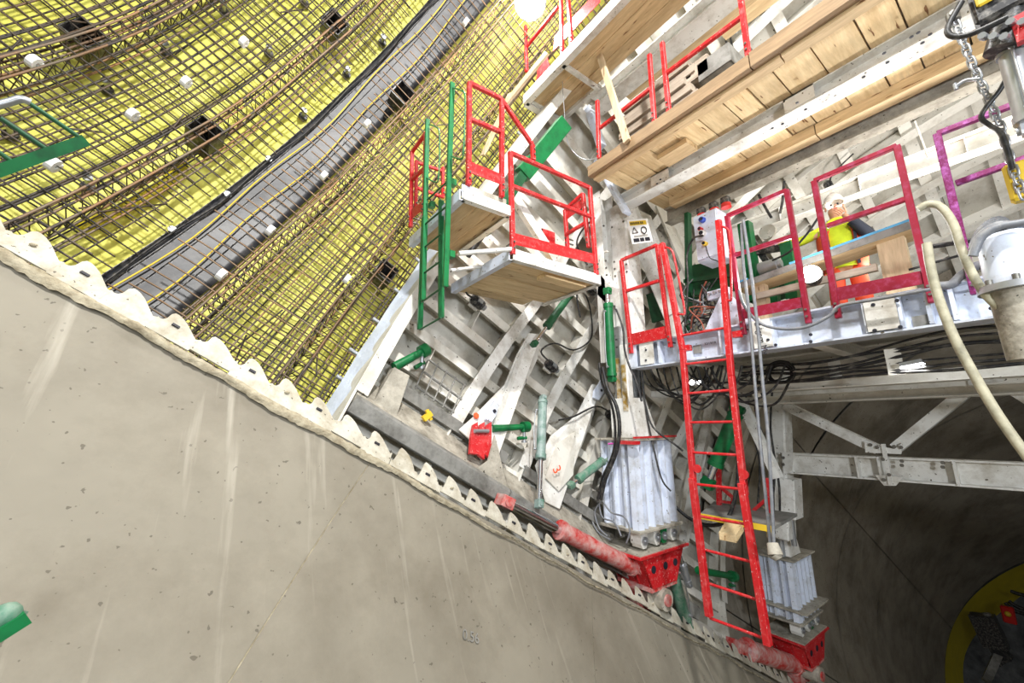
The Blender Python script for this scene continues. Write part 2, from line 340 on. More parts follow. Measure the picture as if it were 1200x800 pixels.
while d < 1.0:
    if not (-1.5 < d < -.75): inst('hoop_bar', hb, cyl(d, 0, 6.62), back, (0, 0, rd.uniform(-.003, .003)))
    d += .17 + rd.uniform(-.015, .015)
for (nm, r, rad, m, par, st, L0, L1, off) in (('f1', 6.33, .0075, rust2, front, 0.98, -5, -1.4, 0), ('f2', 6.33, .0075, rust, front, 1.0, -1.14, 1.25, .3), ('b1', 6.66, .007, rust2, back, 1.05, -5, -1.42, .1), ('b2', 6.66, .007, rust2, back, 1.05, -.8, 1.25, .5)):
    th = -28.7+off
    while th < 76:
        j = rd.uniform(-.12, .12); a = L0+rd.uniform(-.08, .08)
        me = LM.get(nm) if 'LM' in globals() and nm in LM else None
        if me is None:
            if 'LM' not in globals(): LM = {}
            me = LM[nm] = long_mesh('length_bar_'+nm, L1-L0, rad, m)
        inst('length_bar', me, cyl(a, th, r+rd.uniform(-.015, .015)), par)
        th += st + rd.uniform(-.15, .15)
# bundled lattice girders running round the vault between the mats
def lattice(dc, label, extra=0):
    t = thing('lattice_girder', cyl(dc, 0, 6.3), label, 'lattice girder')
    for a, r in ((-.07, 6.3), (.07, 6.3), (0, 6.56), (-.12, 6.42), (-.04, 6.36), (.1, 6.5)):
        mb = MB(); mb.path([cyl(dc+a+.01*math.sin(i), -29+133*i/40, r) for i in range(41)], .0105, 6, 1); mb.build('chord_bar', rust, t)
    mb = MB(); n = 110
    for i in range(n):
        a = -29+133*i/n; b = -29+133*(i+.5)/n; c = -29+133*(i+1)/n
        for s in (-.07, .07): mb.tube(cyl(dc+s, a, 6.3), cyl(dc, b, 6.56), .0045, seg=4, cap=False); mb.tube(cyl(dc, b, 6.56), cyl(dc+s, c, 6.3), .0045, seg=4, cap=False)
    tag(mb.build('lacing', rust2, t), kind='stuff')
lattice(-1.75, 'dense rusty bar bundle curving up just above the black band')
lattice(-2.75, 'dense rusty bar bundle high on the vault, farther left of the black band')
lattice(-.62, 'dense rusty bar bundle just below the black band')
lattice(.18, 'dense dark bar bundle closest to the formwork edge')
# loose stirrups and diagonals
for i in range(46):
    d0 = rd.uniform(-4, .6); t0 = rd.uniform(-24, 45)
    if -1.5 < d0 < -.8: continue
    a = rd.uniform(-.12, .12); b = rd.uniform(2, 5.5)*rd.choice((-1, 1))
    mb = MB(); mb.path([cyl(d0, t0, 6.3), cyl(d0+a, t0+b, 6.5+rd.uniform(-.1, .1))], .008, 5, 1)
    mb.build('tie_bar', rust2, front)
# white spacers, dark anchor discs, black box-outs
def axis_at(p):
    y = p[1]-YC; n = p.dot(N)-NC; l = math.hypot(y, n); return -(YV*y+N*n)/l
sp = [((36, 70), 'leftmost, near the top left corner, above the green frame'), ((215, 94), 'upper middle of the left mesh'), ((152, 132), 'left mesh, second of its diagonal row'), ((58, 190), 'just below the green frame bar'), ((283, 47), 'upper mesh, nearest the top edge'), ((377, 204), 'right beside the lower side of the black band'), ((314, 268), 'below the black band on the upper side of the mesh'), ((256, 320), 'low, at the lower end of the black band'), ((404, 325), 'right lower mesh, near the square opening'), ((428, 143), 'below the black band, middle of its length'), ((544, 24), 'at the top right, beside the bright lamp')]
for i, ((x, y), l) in enumerate(sp):
    p = on_cyl(x, y, 6.3); ax = axis_at(p)
    t = thing('mesh_spacer', p, 'white wheel spacer on rebar, '+l, 'spacer', 'white wheel spacers on the rebar')
    mb = MB(); s = D*.05+ax*.01; n = 14
    for k in range(n):
        if k in (3,): continue
        a0 = 2*math.pi*k/n; a1 = 2*math.pi*(k+1)/n; e = np.cross(ax, D)
        f = lambda a, r: p+(ax*math.cos(a)+e*math.sin(a))*r
        mb.prism([f(a0, .02), f(a1, .02), f(a1, .055), f(a0, .055)], D*.05)
    mb.build('wheel', paper, t)
ds = [((263, 15), 'near the top edge'), ((315, 64), 'upper part, left of the black band'), ((355, 137), 'upper side of the black band'), ((313, 194), 'just above the black band'), ((265, 236), 'near the black band, halfway down'), ((200, 278), 'low, close to the black band end'), ((103, 220), 'lower left, above the toothed strip'), ((13, 160), 'far left inside the green frame'), ((126, 107), 'left part under the dark box'), ((448, 50), 'top, next to the black band'), ((406, 88), 'top middle, next to the black band'), ((357, 5), 'at the very top edge'), ((195, 63), 'beside the upper dark opening')]
for i, ((x, y), l) in enumerate(ds):
    p = on_cyl(x, y, 6.86); ax = axis_at(p); t = thing('anchor_disc', p, 'small black anchor disc on the yellow membrane, '+l, 'anchor', 'black anchor discs on the membrane')
    MB().tube(p, p+ax*.03, .055, .05, 14).build('disc', plastic, t); MB().tube(p+ax*.03, p+ax*.13, .02, .018, 8).tube(p+ax*.13, p+ax*.15, .035, seg=8).build('stub', galv, t)
bx = [((102, 52), 'upper left, under the first bundle'), ((240, 162), 'middle of the left mesh'), ((392, 34), 'upper mesh near the top edge'), ((448, 322), 'lower right mesh beside the formwork'), ((470, 115), 'on the mesh below the black band')]
for i, ((x, y), l) in enumerate(bx):
    p = on_cyl(x, y, 6.5); ax = axis_at(p); e = np.cross(ax, D); t = thing('box_out', p, 'black square box-out set in the rebar, '+l, 'box', 'black box-outs in the rebar')
    w = .11
    for a, b in ((1, 0), (-1, 0), (0, 1), (0, -1)):
        c = p+D*w*a+e*w*b
        MB().beam(c-ax*.14, c+ax*.14, .012 if a else 2*w, .012 if b else 2*w, e).build('side_plate', plastic, t)
    MB().beam(p-ax*.14, p-ax*.13, 2*w, 2*w, e).build('back_plate', plastic, t)
# ------------------------------------------------------------------ notched strip on the concrete edge
st = thing('notched_strip', cyl(0, -29, 5.5), 'white saw-toothed steel strip along the top edge of the concrete wall', 'edge strip')
PITCH = .2375
mb = MB(); rr = random.Random(2); prof = []
nseg = 420
def mort(u, v):
    d = -3.2+11.6*u; w = .5+.5*math.sin(d*7)*math.sin(d*3.1+1)
    return cyl(d, -30.1-.35*w+(.5+.25*w)*(1 if d < 1 else max(.15, 1-.6*(d-1)))*v+rr.uniform(-.06, .06), 5.5-.02*math.sin(math.pi*v)+rr.uniform(-.006, .006))
mb.grid(mort, nseg, 5); mb.build('mortar_bead', mortar, st, label='rough mortar smeared along its lower edge')
d = -1.2837-PITCH*9; i = 0
while d < 8.3:
    sc = 1+rr.uniform(-.1, .1)
    p2 = [(0, -.03), (-.012, .02), (-.03, .045), (-.055, .062), (-.05, .075), (-.02, .1), (.0, .112), (.03, .108), (.075, .085), (.115, .05), (.15, .01), (.165, -.01), (.178, -.03), (.2, -.04), (.23, -.03)]
    # tip at d ; slope falls down-tunnel, rounded hollow before the next tip
    pts = [(-.045, -.115), (-.045, -.01), (-.052, .008), (-.04, .02), (-.012, .026), (.0, .03)]
    pr = [(-.062, -.12), (-.062, -.005), (-.05, -.012), (-.03, -.008), (-.018, .006), (-.014, .024), (.0, .032), (.02, .028), (.055, .006), (.095, -.03), (.13, -.066), (.15, -.09), (PITCH-.062, -.098), (PITCH-.062, -.12)]
    pr = [(-.052, -.175), (-.052, -.075), (-.04, -.08), (-.026, -.074), (-.017, -.055), (-.018, -.015), (-.008, .004), (.01, .006), (.035, .0), (.07, -.016), (.105, -.04), (.14, -.066), (.168, -.085), (PITCH-.0525, -.075), (PITCH-.0525, -.175)]
    if d > 0.9: pr = [(-.045, -.15), (-.045, -.1), (-.035, -.115), (-.022, -.1), (-.012, -.06), (-.006, -.015), (.004, .006), (.016, .006), (.045, .0), (.08, -.014), (.115, -.04), (.145, -.072), (.165, -.1), (PITCH-.0455, -.1), (PITCH-.0455, -.15)]
    def tp(a, b, r=5.5): return cyl(d+a, -27.9+math.degrees((b*sc*(1.05 if d > .9 else 1.0)+(.005 if d > .9 else .015))/5.52), r)
    P = [tp(a, b) for a, b in pr]; ax = axis_at(P[0])
    tb = MB(); tb.prism(P, -ax*.012)
    o = tb.build('tooth', comb, st)
    if i % 2 == 0:
        c = tp(.045, -.075, 5.495); MB().beam(c-D*.02, c+D*.02, .014, .012, ax).build('slot', ink, st)
    elif i % 3 == 0:
        c = tp(.05, -.085, 5.49); MB().ball(c, .012, 8, 5, (1.4, .6, .8)).build('drip', mortar, st)
    d += PITCH; i += 1
# ledge behind the teeth, its dark colour stands in for the shaded void
mb = MB(); mb.grid(lambda u, v: cyl(-3+11*u, -29.7, 5.53+.9*v), 20, 2, False); mb.build('ledge', rockdark, st)
# ================================================================== FORMWORK SHELL
sh = thing('steel_formwork', cyl(3, -26, 5.9), 'white ribbed steel arch formwork curving over the gantry beside the rebar', 'formwork')
GD = [.62, 1.54, 2.53, 3.55, 4.6, 5.7, 7.0, 8.5, 10.4]
def gd(k, th):
    if k in (0, len(GD)-1): return GD[k]
    return GD[k]+.02*(min(th, 2)+26)
def sweep(mb, k, t0, t1, sec, step=4.0):
    n = max(1, int(round((t1-t0)/step))); m = len(sec); vs = []
    for i in range(n+1):
        t = t0+(t1-t0)*i/n; vs += [cyl(gd(k, t)+a, t, r) for a, r in sec]
    mb.add(vs, [[i*m+j, i*m+(j+1) % m, (i+1)*m+(j+1) % m, (i+1)*m+j] for i in range(n) for j in range(m)])
    mb.add(vs[:m], [list(range(m))]); mb.add(vs[-m:], [list(range(m))[::-1]]); return mb
T0, T1 = -27.5, 112
for k in range(len(GD)-1):
    for t0 in np.arange(T0, T1, 23.3):
        t1 = t0+23.2
        if t0 < {6: 40, 7: 60}.get(k, -99): continue
        mb = MB(); mb.grid(lambda u, v: cyl(gd(k, t0+(t1-t0)*v)+(gd(k+1, t0+(t1-t0)*v)-gd(k, t0+(t1-t0)*v))*u, t0+(t1-t0)*v, 6.1), 1, 7); mb.build('skin_panel', shellw, sh, solid=.008)
ths = list(np.arange(-24.8, T1, 4.05))
for th in ths:
    for k in range(len(GD)-1):
        if th > 30 and int(round((th+24.8)/4.05)) % 2: continue
        if th < {6: 43, 7: 64}.get(k, -99): continue
        mb = MB(); a = cyl(gd(k, th)+.012, th, 6.0); b = cyl(gd(k+1, th)-.012, th, 6.0); ax = axis_at(a); e = np.cross(D, ax)
        mb.beam(a, b, .012, .2, ax)
        mb.beam(a+ax*.1+e*.05, b+ax*.1+e*.05, .12 if th < 30 else .16, .012, ax)
        mb.build('rib', shellw, sh)
for k in range(len(GD)):
    mb = MB(); dpt = .42 if k in (0,) else .3
    sweep(mb, k, {7: 42, 8: 64}.get(k, T0), T1, [(-.01, 6.1), (.01, 6.1), (.01, 6.1-dpt), (-.01, 6.1-dpt)])
    mb.build('arch_web', shellw, sh)
    mb = MB(); w = .09 if k == 0 else .075
    sweep(mb, k, {7: 42, 8: 64, 0: -24}.get(k, -20.5), T1, [(-w+(w if k == 0 else 0), 6.1-dpt-.012), (w*1.2 if k == 0 else w, 6.1-dpt-.012), (w*1.2 if k == 0 else w, 6.1-dpt), (-w+(w if k == 0 else 0), 6.1-dpt)])
    mb.build('arch_flange', white if k in (1, 2) else shellw, sh)
# short stiffener plates between the ribs
rr = random.Random(9)
for k in range(len(GD)-1):
    for th in ths[::2]:
        if rr.random() < (.45 if k < 3 else .6) and not th < {6: 43, 7: 64}.get(k, -99):
            f = rr.choice((.5, .33, .66)); dd = gd(k, th)*(1-f)+gd(k+1, th)*f
            hw = .19 if th < 30 else .4; c = cyl(dd, th+(2.02 if th < 30 else 4.05*(1 if int(round((th+24.8)/4.05)) % 2 == 0 else 0)), 5.99); ax = axis_at(c); e = np.cross(D, ax)
            MB().beam(c-e*hw, c+e*hw, .01, .19, ax).build('stiffener', shellw, sh)
# bottom beam resting above the ledge
sec = [(3.3, .495), (3.3, .63), (3.42, .7), (3.62, .86), (3.72, .86), (3.72, .42)]
def extr(mb, d0, d1, sec):
    P = [D*d0+YV*y+N*n for y, n in sec]; return mb.prism(P, D*(d1-d0))
for a, b in ((.64, 2.36), (2.38, 4.2), (4.22, 5.9)):
    extr(MB(), a, b, [sec[0], sec[1], (3.34, .66), (3.4, .5)]).build('bottom_beam', greysteel, sh, bevel=.008)
    extr(MB(), a, b, [(3.31, .625), sec[2], sec[3], sec[4], (3.72, .55), (3.4, .55)]).build('base_ledge', cement, sh, bevel=.008, label='cement-splashed sloping lower ledge')
    MB().chan(D*(a+.25)+YV*3.62+N*.95, D*b+YV*3.62+N*.95, .08, .11, 1, .01, N).build('edge_channel', greysteel, sh)
# dirty end block at lower left corner, film-wrapped outer edge
P = [at(x, y, Y=3.4) for x, y in ((437, 472), (462, 430), (480, 440), (462, 496), (448, 500))]
MB().prism(P, (0.05, .25, .02)).build('end_block', cement, sh, bevel=.006)
fm = MB()
def film(u, v):
    t = -26.5+26*u; return cyl(.56+.07*v+.02*math.sin(u*40)*v, t, 6.14-.36*v+.02*math.sin(u*23+v*5))
fm.grid(film, 60, 6)
fm.build('plastic_film', mat('crinkled_film', srgb(214, 224, 240), .35, bump=1, bscale=14, var=.05), sh, label='crinkled bluish film wrapped round the outer edge')
for (x0, y0, x1, y1) in ((388, 461, 421, 480), (396, 441, 424, 459), (411, 409, 437, 427), (438, 376, 462, 391), (462, 340, 485, 356), (487, 305, 508, 320), (604, 156, 622, 172), (627, 130, 645, 148)):
    p = on_cyl(x1, y1, 6.18); q = p-D*.28
    MB().tube(p+D*.1, q, .022, seg=10).build('tie_pipe', galv, sh)
# mesh-like rack on the inside of the lower bay
rk = thing('bar_rack', on_cyl(520, 445, 5.75), 'small welded grey bar rack standing on the lower left formwork ledge', 'rack')
g = lambda x, y, r=5.78: on_cyl(x, y, r)
for (a, b) in (((502, 421), (546, 452)), ((487, 452), (532, 483)), ((497, 436), (541, 468))): MB().tube(g(*a), g(*b), .012, seg=6).build('rail', greysteel, rk)
for i in range(5):
    f = i/4; a = (503+42*f, 418+31*f); b = (487+42*f, 455+30*f); MB().tube(g(*a), g(*b), .009, seg=6).build('bar', greysteel, rk)
# gusset plates on arch ribs
def plate(pts, r, m, parent, name='gusset_plate', t=.015, label=None):
    P = [on_cyl(x, y, r) for x, y in pts]; return MB().prism(P, -axis_at(P[0])*t).build(name, m, parent, label=label)
plate([(538, 503), (556, 487), (592, 450), (606, 415), (620, 390), (634, 392), (630, 420), (606, 470), (592, 512), (584, 534), (566, 528)], 5.72, white, sh)
plate([(640, 588), (628, 545), (646, 510), (676, 486), (694, 450), (704, 452), (694, 490), (668, 560), (656, 596)], 5.72, white, sh)
plate([(652, 520), (675, 505), (672, 556), (655, 575), (640, 560)], 5.69, shellw, sh)
P = [at(x, y, Y=3.35) for x, y in ((548, 556), (572, 540), (580, 510), (592, 560), (600, 580))]; MB().prism(P, (0, .02, 0)).build('gusset_plate', cement, sh)
for (x, y, r) in ((574, 484, 5.7), (700, 458, 5.68)):
    p = on_cyl(x, y, r); ax = axis_at(p); MB().prism([on_cyl(x+a, y+b, r-.04) for a, b in ((-6, 8), (-5, 0), (4, -14), (9, -10), (5, 4), (0, 11))], ax*.03).build('lug', bluew, sh, bevel=.004)
    MB().tube(p+ax*.03, p+ax*.085, .02, seg=12).build('lug_pin', ink, sh)
p = on_cyl(558, 487, 5.7); ax = axis_at(p); MB().tube(p+ax*.0, p+ax*.012, .035, .03, 10).build('spray_mark', orange, sh, label='orange sprayed spot')
p = on_cyl(650, 551, 5.66); text_obj('spray_number', '3', orange, p+axis_at(p)*.03, at(655, 566, Y=p[1])-at(650, 551, Y=p[1]), at(665, 547, Y=p[1])-at(650, 551, Y=p[1]), .17, sh)
# ------------------------------------------------------------------ hydraulic cylinders and clamps
def ram(name, label, p, q, r, m, rod=.35, group=None, rr_=.5, lugs=True, cat='hydraulic cylinder'):
    p, q = V3(p), V3(q); d = nrm(q-p); L = np.linalg.norm(q-p); t = thing(name, p, label, cat, group)
    e = p+d*L*(1-rod)
    MB().tube(p, e, r, seg=18).tube(p-d*.005, p+d*.03, r*1.12, seg=18).tube(e-d*.05, e+d*.004, r*1.15, seg=18).build('barrel', m, t)
    if rod > 0: MB().tube(e, q, r*rr_, seg=14).build('rod', chrome, t)
    if lugs:
        s = nrm(np.cross(d, XV)); MB().beam(q, q+d*r*1.6, r*1.2, r*1.6, s).tube(q+d*r*.9-s*r, q+d*r*.9+s*r, r*.45, seg=10).build('clevis', m, t, bevel=.003)
        MB().beam(p, p-d*r*1.4, r*1.1, r*1.5, s).tube(p-d*r*.8-s*r, p-d*r*.8+s*r, r*.45, seg=10).build('foot_lug', m, t, bevel=.003)
    s2 = nrm(np.cross(d, ZV)); MB().tube(p+d*L*.1+s2*r, p+d*L*.1+s2*r*1.5, r*.25, seg=8).tube(p+d*L*(.9-rod)+s2*r, p+d*L*(.9-rod)+s2*r*1.5, r*.25, seg=8).path([p+d*L*.1+s2*r*1.4, p+d*L*.3+s2*r*1.7, p+d*L*(.9-rod)+s2*r*1.4], r*.12, 5).build('oil_line', galv, t)
    return t
ram('hydraulic_cylinder', 'grey-green upright cylinder with bare rod on the lower formwork, left of the orange 3', on_cyl(636, 470, 5.45), on_cyl(632, 585, 5.5), .05, greycyl, .38)
ram('hydraulic_cylinder', 'long red cylinder lying along the toothed strip left of the corrugated leg', at(741, 664, Y=3.16), at(598, 591, Y=3.2), .085, darkred, .36)
ram('hydraulic_cylinder', 'short red cylinder beside the strip at the foot of the farther leg', at(930, 778, Y=3.05), at(868, 758, Y=3.1), .12, darkred, .12)
ram('hydraulic_cylinder', 'teal cylinder slanting behind the left side of the near corrugated leg', at(706, 540, Y=3.5), at(672, 566, Y=3.55), .05, teal, .15)
ram('hydraulic_cylinder', 'upright green cylinder strapped to the side of the near white column', at(717, 440, X=3.82), at(712, 345, X=3.82), .055, green, .12)
ram('hydraulic_cylinder', 'bright green cylinder slanting behind the lower half of the red ladder', at(862, 485, X=5.2), at(832, 560, X=5.1), .085, green, .2)
ram('hydraulic_cylinder', 'dark green cylinder slanting under the lower platform towards a white arch rib', on_cyl(668, 345, 5.5), on_cyl(628, 400, 5.55), .05, dgreen, .3)
ram('hydraulic_cylinder', 'grimy green cylinder under the red foot bracket of the near leg', at(786, 662, Y=3.05), at(803, 728, Y=3.1), .07, teal, .05)
ram('hydraulic_cylinder', 'slim grey-white cylinder right of the red foot bracket of the near leg', at(806, 682, Y=3.3), at(796, 648, Y=3.3), .045, galv, .4)
def clamp(label, a, b, m, r=.035):
    a, b = V3(a), V3(b); t = thing('screw_clamp', a, label, 'clamp'); d = nrm(b-a)
    MB().tube(a, b, r, r*.8, 12).build('arm', m, t); MB().tube(b-d*.02, b+d*.06, r*1.5, seg=12).tube(b+(0, 0, .0)+ZV*.03, b-ZV*.05, r*.9, seg=10).build('head', m, t)
    MB().tube(b-ZV*.02, b-ZV*.15, r*.45, seg=8).tube(b-ZV*.15, b-ZV*.17, r*.8, seg=6).build('spindle', galv, t)
    MB().tube(b+d*.03-ZV*.12, b-d*.09-ZV*.12, r*.5, seg=8).build('lower_jaw', m, t)
clamp('green clamp at the lower left end of the formwork, near the blue film', on_cyl(462, 430, 5.75), on_cyl(495, 412, 5.7), green, .045)
clamp('green clamp right of the red wedge block on the lower formwork', on_cyl(577, 502, 5.7), on_cyl(614, 500, 5.65), green, .04)
clamp('green clamp seen between the ladder rungs beside the lowest pale formwork corner', at(818, 668, Y=3.3), at(858, 675, Y=3.3), green, .05)
wg = thing('wedge_block', on_cyl(563, 518, 5.65), 'red triple-plate wedge block standing on the formwork ledge below the orange spot', 'block')
for dx in (0, 8, 16):
    P = [on_cyl(x+dx, y, 5.62) for x, y in ((551, 531), (552, 512), (555, 497), (560, 494), (560, 538 if dx else 532))]; MB().prism(P, -axis_at(P[0])*.03).build('plate', red, wg, bevel=.003)
MB().prism([on_cyl(x, y, 5.66) for x, y in ((552, 529), (556, 499), (574, 500), (574, 536))], -axis_at(on_cyl(562, 515, 5.6))*.02).build('backing_plate', darkred, wg)
MB().tube(on_cyl(556, 505, 5.6), on_cyl(572, 505, 5.6), .02).build('pin', galv, wg)
vb = thing('yellow_bracket', on_cyl(500, 488, 5.6), 'small yellow clip lying on the lower left formwork ledge', 'bracket')
MB().beam(at(496, 491, Y=3.5), at(505, 484, Y=3.5), .05, .05).beam(at(500, 480, Y=3.5), at(505, 492, Y=3.5), .03, .03).build('clip', yellowc, vb)
# vibrators with their cables
def vibrator(label, x, y, r, cab):
    p = on_cyl(x, y, r); ax = axis_at(p); t = thing('form_vibrator', p, label, 'vibrator'); e = nrm(np.cross(ax, D))
    MB().beam(p-e*.07, p+e*.07, .13, .03, ax).build('base_plate', shellw, t)
    mb = MB().tube(p+ax*.07-D*.085, p+ax*.07+D*.085, .055, seg=14).tube(p+ax*.07-D*.1, p+ax*.07-D*.085, .04, seg=12)
    for i in range(5): mb.tube(p+ax*.07+D*(-.06+.03*i), p+ax*.07+D*(-.052+.03*i), .064, seg=14)
    mb.build('motor', plastic, t, label='black finned motor')
    MB().beam(p+ax*.12-D*.03, p+ax*.12+D*.04, .05, .04, ax).tube(p+ax*.07+D*.085, p+ax*.07+D*.13, .045, .03, 12).build('terminal_box', galv, t)
    if cab: MB().path([p+ax*.12]+[on_cyl(a, b, r-.15) for a, b in cab], .012, 6).build('cable', black, t)
vibrator('black vibrator on the formwork under the lower left platform', 556, 356, 5.9, [(548, 345), (545, 335)])
vibrator('black vibrator with looping cable in the middle of the formwork wall', 642, 430, 5.9, [(634, 412), (650, 402), (672, 410), (690, 400), (694, 385), (690, 355), (678, 330)])
vibrator('black vibrator hanging below the right corner of the lower platform', 689, 340, 5.6, [(682, 322), (676, 345), (680, 372)])
vibrator('black vibrator half hidden left of the near white column, above the leg', 712, 488, 5.8, [(700, 476), (672, 488), (655, 492)])
vibrator('black vibrator high on the ceiling forms behind the tall crimson guardrail', 968, 217, 5.9, [(975, 205), (1000, 180)])
vibrator('black vibrator on the ceiling forms above the timber braced upper rail', 855, 30, 5.9, [(850, 45), (858, 60)])
vibrator('black vibrator hanging from the ceiling forms near the top rail post', 848, 18, 5.5, [(856, 45), (862, 66)])
# green box-section struts on the formwork
gs = thing('telescopic_strut', on_cyl(640, 190, 5.5), 'dark green box strut slanting behind the red platform railings', 'strut')
MB().beam(on_cyl(661, 145, 5.3), on_cyl(612, 205, 5.35), .2, .14, axis_at(on_cyl(640, 190, 5.5))).build('outer_tube', green, gs, bevel=.004)
MB().beam(on_cyl(612, 205, 5.35), on_cyl(568, 272, 5.4), .12, .1, axis_at(on_cyl(600, 230, 5.5))).build('middle_tube', dgreen, gs, bevel=.004)
MB().tube(on_cyl(568, 272, 5.4), on_cyl(548, 300, 5.5), .035).build('rod', black, gs)
# ================================================================== GANTRY
gf = thing('gantry_leg', (4.2, 3.2, -1.2), 'near white telescopic gantry leg with corrugated box and red foot bracket', 'gantry leg')
def corr(x0, x1, y0, y1, z0, z1, par, m, nx, ny):
    MB().box((x0+.06, y0+.06, z0), (x1-.06, y1-.06, z1)).build('core_box', m, par)
    for i in range(nx):
        x = x0+.015+(x1-x0-.03)*i/(nx-1); MB().prism([(x-.03, y0+.075, z0), (x-.012, y0, z0), (x+.012, y0, z0), (x+.03, y0+.075, z0)], (0, 0, z1-z0)).build('fin', m, par)
    for i in range(ny):
        y = y0+.015+(y1-y0-.03)*i/(ny-1); MB().prism([(x0+.075, y-.03, z0), (x0, y-.012, z0), (x0, y+.012, z0), (x0+.075, y+.03, z0)], (0, 0, z1-z0)).build('fin', m, par)
def leg(par, X0, X1, Y0, Y1, ZB, ZT, m):
    corr(X0, X1, Y0, Y1, ZB, ZT, par, m, 6, 4)
    MB().box((X0-.05, Y0-.05, ZT), (X1+.03, Y1+.05, ZT+.025)).build('top_plate', cement, par, bevel=.004)
    MB().box((X0-.04, Y0-.04, ZB-.03), (X1+.04, Y1+.04, ZB)).build('bottom_plate', cement, par, bevel=.004)
    cx = (X0+X1)/2; cy = (Y0+Y1)/2
    for i, x in enumerate((X0+.1, cx-.03, cx+.1, X1-.08)):
        mb = MB().prism([(x-.06, Y0+.02, ZB-.03), (x+.06, Y0+.02, ZB-.03), (x+.06, Y0+.02, ZB-.15), (x+.03, Y0+.02, ZB-.2), (x-.03, Y0+.02, ZB-.2), (x-.06, Y0+.02, ZB-.15)], (0, .14, 0))
        mb.build('hinge_lug', white if i != 2 else green, par, bevel=.004); MB().tube((x, Y0+.0, ZB-.12), (x, Y0+.03, ZB-.12), .045, seg=14).tube((x, Y0-.012, ZB-.12), (x, Y0+.03, ZB-.12), .012, seg=6).build('hinge_cap', galv, par)
    # red foot
    zt = ZB-.24
    MB().box((X0-.1, Y0-.07, zt-.03), (X1+.08, Y1+.05, zt)).build('foot_plate', [red, cement][0], par, bevel=.004)
    MB().box((X0-.08, Y0-.05, zt), (X1+.06, Y1+.03, zt+.012)).build('sole_plate', cement, par)
    for y in (Y0-.03, Y0+.15, Y1-.05):
        MB().prism([(X0-.02, y, zt-.03), (X1+.02, y, zt-.03), (X1-.16, y, zt-.36), (X0+.14, y, zt-.36)], (0, .02, 0)).build('foot_web', red, par)
    for x in (X0, X0+.26, X0+.5, X1-.03):
        k = (x-X0)/(X1-X0); xb = X0+.15+k*(X1-X0-.32)
        MB().prism([(x, Y0-.01, zt-.03), (x, Y1-.03, zt-.03), (xb, Y1-.1, zt-.36), (xb, Y0+.02, zt-.36)], (.016, 0, 0)).build('foot_rib', red, par)
    for x in (X0+.16, X0+.38, X0+.57): MB().tube((x, Y0-.034, zt-.17), (x, Y0-.028, zt-.17), .04, seg=14).build('lightening_hole', ink, par)
    MB().box((X0+.12, Y0-.02, zt-.4), (X1-.15, Y1-.05, zt-.36)).build('shoe_plate', darkred, par)
    MB().tube((cx-.05, Y0-.06, zt-.5), (cx-.05, Y1, zt-.5), .11, seg=20).build('roller', cement, par); MB().tube((cx-.05, Y0-.08, zt-.5), (cx-.05, Y0-.05, zt-.5), .06, seg=16).build('roller_cap', darkred, par)
    MB().beam((cx-.2, cy, zt-.38), (cx-.12, cy, zt-.72), .14, .2).beam((cx+.2, cy, zt-.38), (cx+.12, cy, zt-.72), .14, .2).build('roller_fork', darkred, par)
leg(gf, 3.88, 4.62, 3.0, 3.5, -1.16, -.2, bluew)
# column above the block
MB().prism([(3.9, 3.02, -.17), (4.4, 3.02, -.17), (4.25, 3.06, .3), (3.95, 3.06, .3)], (0, .3, 0)).build('column_shoe', white, gf, bevel=.006)
MB().box((3.93, 3.06, .1), (4.03, 3.16, .95)).build('inner_column', white, gf, bevel=.01)
MB().box((3.96, 3.17, .1), (4.1, 3.28, 1.2)).box((4.14, 3.06, .1), (4.24, 3.16, .95)).build('inner_column', chrome, gf)
MB().box((3.925, 3.075, .14), (3.932, 3.145, .7)).box((3.955, 3.19, .14), (3.962, 3.25, .8)).build('grease_streak', yellowg, gf)
MB().box((4.03, 3.0, .8), (4.3, 3.27, 2.9)).build('outer_column', white, gf, bevel=.02)
MB().chan((3.98, 3.32, .75), (3.98, 3.32, 3.1), .14, .26, 1, .012, XV).build('side_channel', white, gf)
for z in (1.3, 1.32, 1.75, 1.77, 2.2): MB().box((3.86, 3.2, z), (3.9, 3.42, z+.012)).build('splice_plate', shellw, gf)
for z in (.95, 1.05, 1.9, 2.0, 2.1, 2.6):
    MB().hex((4.03, 3.03, z), (-1, 0, 0), .014).hex((4.03, 3.22, z), (-1, 0, 0), .014).hex((3.91, 3.26, z), (-1, 0, 0), .014).build('bolt', bolt, gf)
MB().prism([at(720, 520, X=3.8), at(745, 521, X=3.8), at(745, 517, X=3.8), at(720, 516, X=3.8)], (.08, 0, 0)).build('red_edge', red, gf)
MB().box((3.82, 2.94, -.172), (4.66, 2.955, -.15)).build('red_edge', red, gf, label='red painted front edge')
MB().tube(at(726, 519, X=3.81), at(713, 520, X=3.81), .012, seg=6).build('pink_mark', pink, gf)
